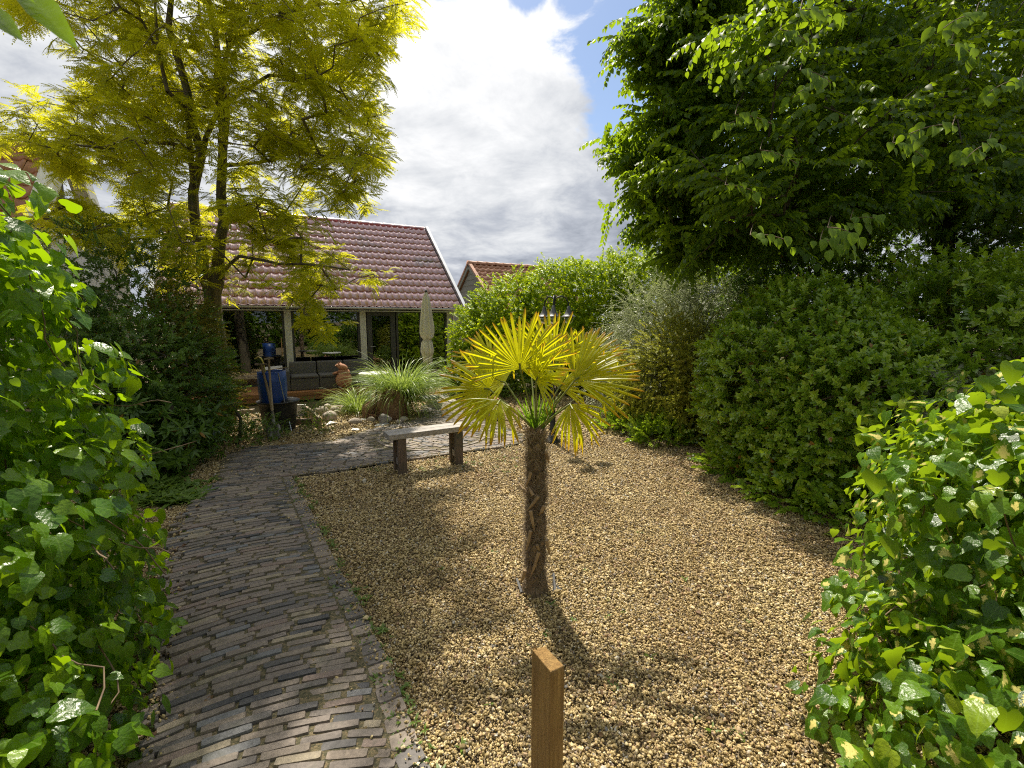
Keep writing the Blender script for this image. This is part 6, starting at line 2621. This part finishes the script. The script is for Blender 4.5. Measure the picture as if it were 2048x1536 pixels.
# ------------------------------------------------------------------ ornamental grass
def blades(name, parent, C, n, Lr, w, spread, mat, h0=0.0, rad=.12, seed=1, k=7, lean=(0, 0)):
    g = np.random.default_rng(seed)
    az = g.uniform(0, 2 * np.pi, n)
    out = np.stack([np.cos(az), np.sin(az), np.zeros(n)], -1)
    r0 = rad * np.sqrt(g.random(n))
    base = np.array(C) + out * r0[:, None] + np.array([0, 0, h0])
    L = g.uniform(Lr[0], Lr[1], n)
    el = R(90) - np.abs(g.normal(0, spread, n)) - r0 * 1.2
    cur = g.uniform(.9, 2.3, n)
    pts = [base]
    ang = el.copy()
    dirv = nz(out + g.normal(size=out.shape) * .25 * np.array([1, 1, 0]) + np.array([lean[0], lean[1], 0]))
    for i in range(k):
        ang = ang - cur / k * (0.35 + 1.3 * i / k)
        d = dirv * np.cos(ang)[:, None] + np.array([0, 0, 1.0]) * np.sin(ang)[:, None]
        pts.append(pts[-1] + d * (L / k)[:, None])
    Pp = np.stack(pts, 1)
    side = nz(np.cross(dirv, np.array([0, 0, 1.0])))
    tw = g.normal(0, .5, n)
    side = nz(side + np.array([0, 0, 1.0]) * tw[:, None])
    ws = w * np.array([.7, 1, 1, .95, .85, .65, .4, .08])[:k + 1]
    V = np.stack([Pp - side[:, None] * ws[None, :, None], Pp + side[:, None] * ws[None, :, None]], 2).reshape(-1, 3)
    f = np.array([(2 * i, 2 * i + 1, 2 * i + 3, 2 * i + 2) for i in range(k)])
    FF = (f[None] + (np.arange(n) * 2 * (k + 1))[:, None, None]).reshape(-1, 4)
    T = np.repeat(np.clip(g.normal(.45, .3, n), 0, 1), 2 * (k + 1))
    o = bpy.data.objects.new(name, np_mesh(name, V, FF, mat, T, True))
    attach(o, parent)
    return tag(o, kind='stuff')


def build_grass():
    c = gp(790, 836)
    c = Vector((c.x, c.y + .25, 0))
    t = thing("ornamental_grass", c, "big arching clump of ornamental grass on a brown dead root mound before the house", "grass clump")
    blades("blades", t, (c.x + .05, c.y + .05, .36), 900, (.55, 1.1), .0052, .50, M['blade'], rad=.26, seed=3)
    blades("outer_blades", t, (c.x + .25, c.y + .05, .26), 360, (.55, .95), .0042, .8, M['blade'], rad=.24, seed=4, lean=(.9, -.1))
    m = MB()
    m.ell((c.x - .04, c.y - .20, .16), (.30, .28, .36), 22, 12, .09, 3)
    m.ell((c.x - .30, c.y - .10, .05), (.32, .25, .24), 18, 10, .10, 5)
    m.build("root_mound", M['dead'], t, smooth=True)
    # dead litter on the mound
    N = 2600
    a = rg.uniform(0, 2 * np.pi, N)
    el = rg.uniform(0.05, 1.35, N)
    P0 = np.stack([c.x - .1 + .42 * np.cos(a) * np.cos(el), c.y - .2 + .30 * np.sin(a) * np.cos(el), .04 + (.50 - .3 * (np.cos(a) < -.2)) * np.sin(el)], -1)
    d = nz(rg.normal(size=(N, 3)) + np.array([0, 0, -.3]))
    P1 = P0 + d * rg.uniform(.04, .13, N)[:, None]
    V, Fq = tubes(P0, P1, np.full(N, .0028), np.full(N, .0012), 3)
    o = bpy.data.objects.new("dead_stalks", np_mesh("dead_stalks", V, Fq, M['dead'], rg.random(len(V))))
    attach(o, t)
    tag(o, kind='stuff')
    m = MB()
    m.tube([(c.x - .32, c.y - .3, 0), (c.x - .30, c.y - .28, .5)], .018, 8)
    m.build("stake", M['twig'], t)
    c2 = gp(703, 826)
    t = thing("small_grass_clump", c2, "smaller drooping tuft of green grass left of the big ornamental grass", "grass clump")
    blades("blades", t, (c2.x + .05, c2.y + .1, .02), 330, (.4, .8), .0048, .6, M['blade'], rad=.13, seed=8, lean=(-.3, -.1))


build_grass()


# ------------------------------------------------------------------ small growth and litter
def tuft_mesh(seed, mat, n=9, L=.05):
    rr = random.Random(seed)
    s = SP()
    g = leaf_geo('narrow', 1.0, .4, .2)
    for i in range(n):
        a = rr.uniform(0, 6.28)
        s.leaf(g, np.array([rr.uniform(-.006, .006), rr.uniform(-.006, .006), 0]), np.array([math.cos(a), math.sin(a), rr.uniform(.4, 1.4)]), np.array([-math.cos(a), -math.sin(a), 1]), L * rr.uniform(.5, 1.1), rr.random())
    return s.mesh("weed_tuft", mat)


def build_small():
    src_w = [src(tuft_mesh(i, M['weed'], 8, .05)) for i in range(4)]
    # weeds in the joints and along the edges of the path
    pts = []
    n = 0
    while n < 420:
        i = rnd.randrange(len(LE) - 1)
        t = rnd.random()
        a = LE[i].lerp(LE[i + 1], t)
        b = RE[i].lerp(RE[i + 1], t)
        q = rnd.choice([rnd.random(), rnd.gauss(.02, .06), rnd.gauss(.93, .04), rnd.gauss(1.03, .03)])
        p = a.lerp(b, q)
        pts.append((p.x, p.y, .018))
        n += 1
    x = rg.uniform(-3.4, .2, 1500)
    y = rg.uniform(4.7, 8.5, 1500)
    k = ipoly(x, y, BP2)
    for a, b in list(zip(x[k], y[k]))[:260]:
        pts.append((a, b, .015))
    # fringe between the brick circle and the gravel
    for _ in range(160):
        p = gp(rnd.uniform(690, 1040), rnd.uniform(895, 945))
        pts.append((p.x, p.y, .0))
    for _ in range(50):
        p = gp(rnd.uniform(650, 1500), rnd.uniform(880, 1500))
        pts.append((p.x, p.y, .0))
    pts = np.array(pts)
    N = len(pts)
    yy = nz(rg.normal(size=(N, 3)) * np.array([1, 1, .1]))
    o = scatter("weeds", pts, frames(yy, np.tile([0, 0, 1.0], (N, 1))), rg.uniform(.25, .85, N), src_w)
    # grass under the dark shrub
    src_g = [src(tuft_mesh(10 + i, M['weed'], 16, .16)) for i in range(3)]
    P = []
    for _ in range(150):
        p = gp(rnd.gauss(325, 28), rnd.uniform(955, 1010))
        P.append((p.x, p.y, 0))
    P = np.array(P)
    yy = nz(rg.normal(size=(len(P), 3)) * np.array([1, 1, .1]))
    scatter("long_grass", P, frames(yy, np.tile([0, 0, 1.0], (len(P), 1))), rg.uniform(.5, 1.1, len(P)), src_g)
    # dry leaves
    sd = [src(single_leaf('elm', M['dry'], k, .5, .5, tn)) for k, tn in enumerate((.1, .5, .9))]
    P = []
    for _ in range(900):
        p = gp(rnd.gauss(290, 45), rnd.uniform(985, 1330))
        P.append((p.x, p.y, .012))
    for _ in range(120):
        i = rnd.randrange(len(LE) - 1)
        p = LE[i].lerp(RE[i + 1], abs(rnd.gauss(0, .25)))
        P.append((p.x, p.y, .042))
    for _ in range(420):
        p = gp(rnd.uniform(600, 1700), rnd.choice([rnd.uniform(850, 1100), rnd.uniform(950, 1500)]))
        P.append((p.x, p.y, .012))
    for _ in range(500):
        y_ = rnd.uniform(3.3, 7.5)
        P.append((rnd.gauss(2.15 if y_ > 4.6 else 2.6, .25), y_, .012))
    P = np.array(P)
    yy = nz(rg.normal(size=(len(P), 3)) * np.array([1, 1, .25]))
    nr = np.array([0, 0, 1.0]) + rg.normal(size=(len(P), 3)) * .3
    scatter("fallen_leaves", P, frames(yy, nr), rg.uniform(.012, .038, len(P)), sd)
    # thin dry twigs on the gravel
    N = 240
    P0 = []
    for _ in range(N):
        p = gp(rnd.uniform(640, 1700), rnd.uniform(900, 1530))
        P0.append((p.x, p.y, .012))
    P0 = np.array(P0)
    d = nz(rg.normal(size=(N, 3)) * np.array([1, 1, .06]))
    V, Fq = tubes(P0, P0 + d * rg.uniform(.03, .11, N)[:, None], np.full(N, .0012), np.full(N, .0007), 4)
    o = bpy.data.objects.new("twig_litter", np_mesh("twig_litter", V, Fq, M['hair'], rg.random(len(V))))
    COL.objects.link(o)
    tag(o, kind='stuff')


build_small()
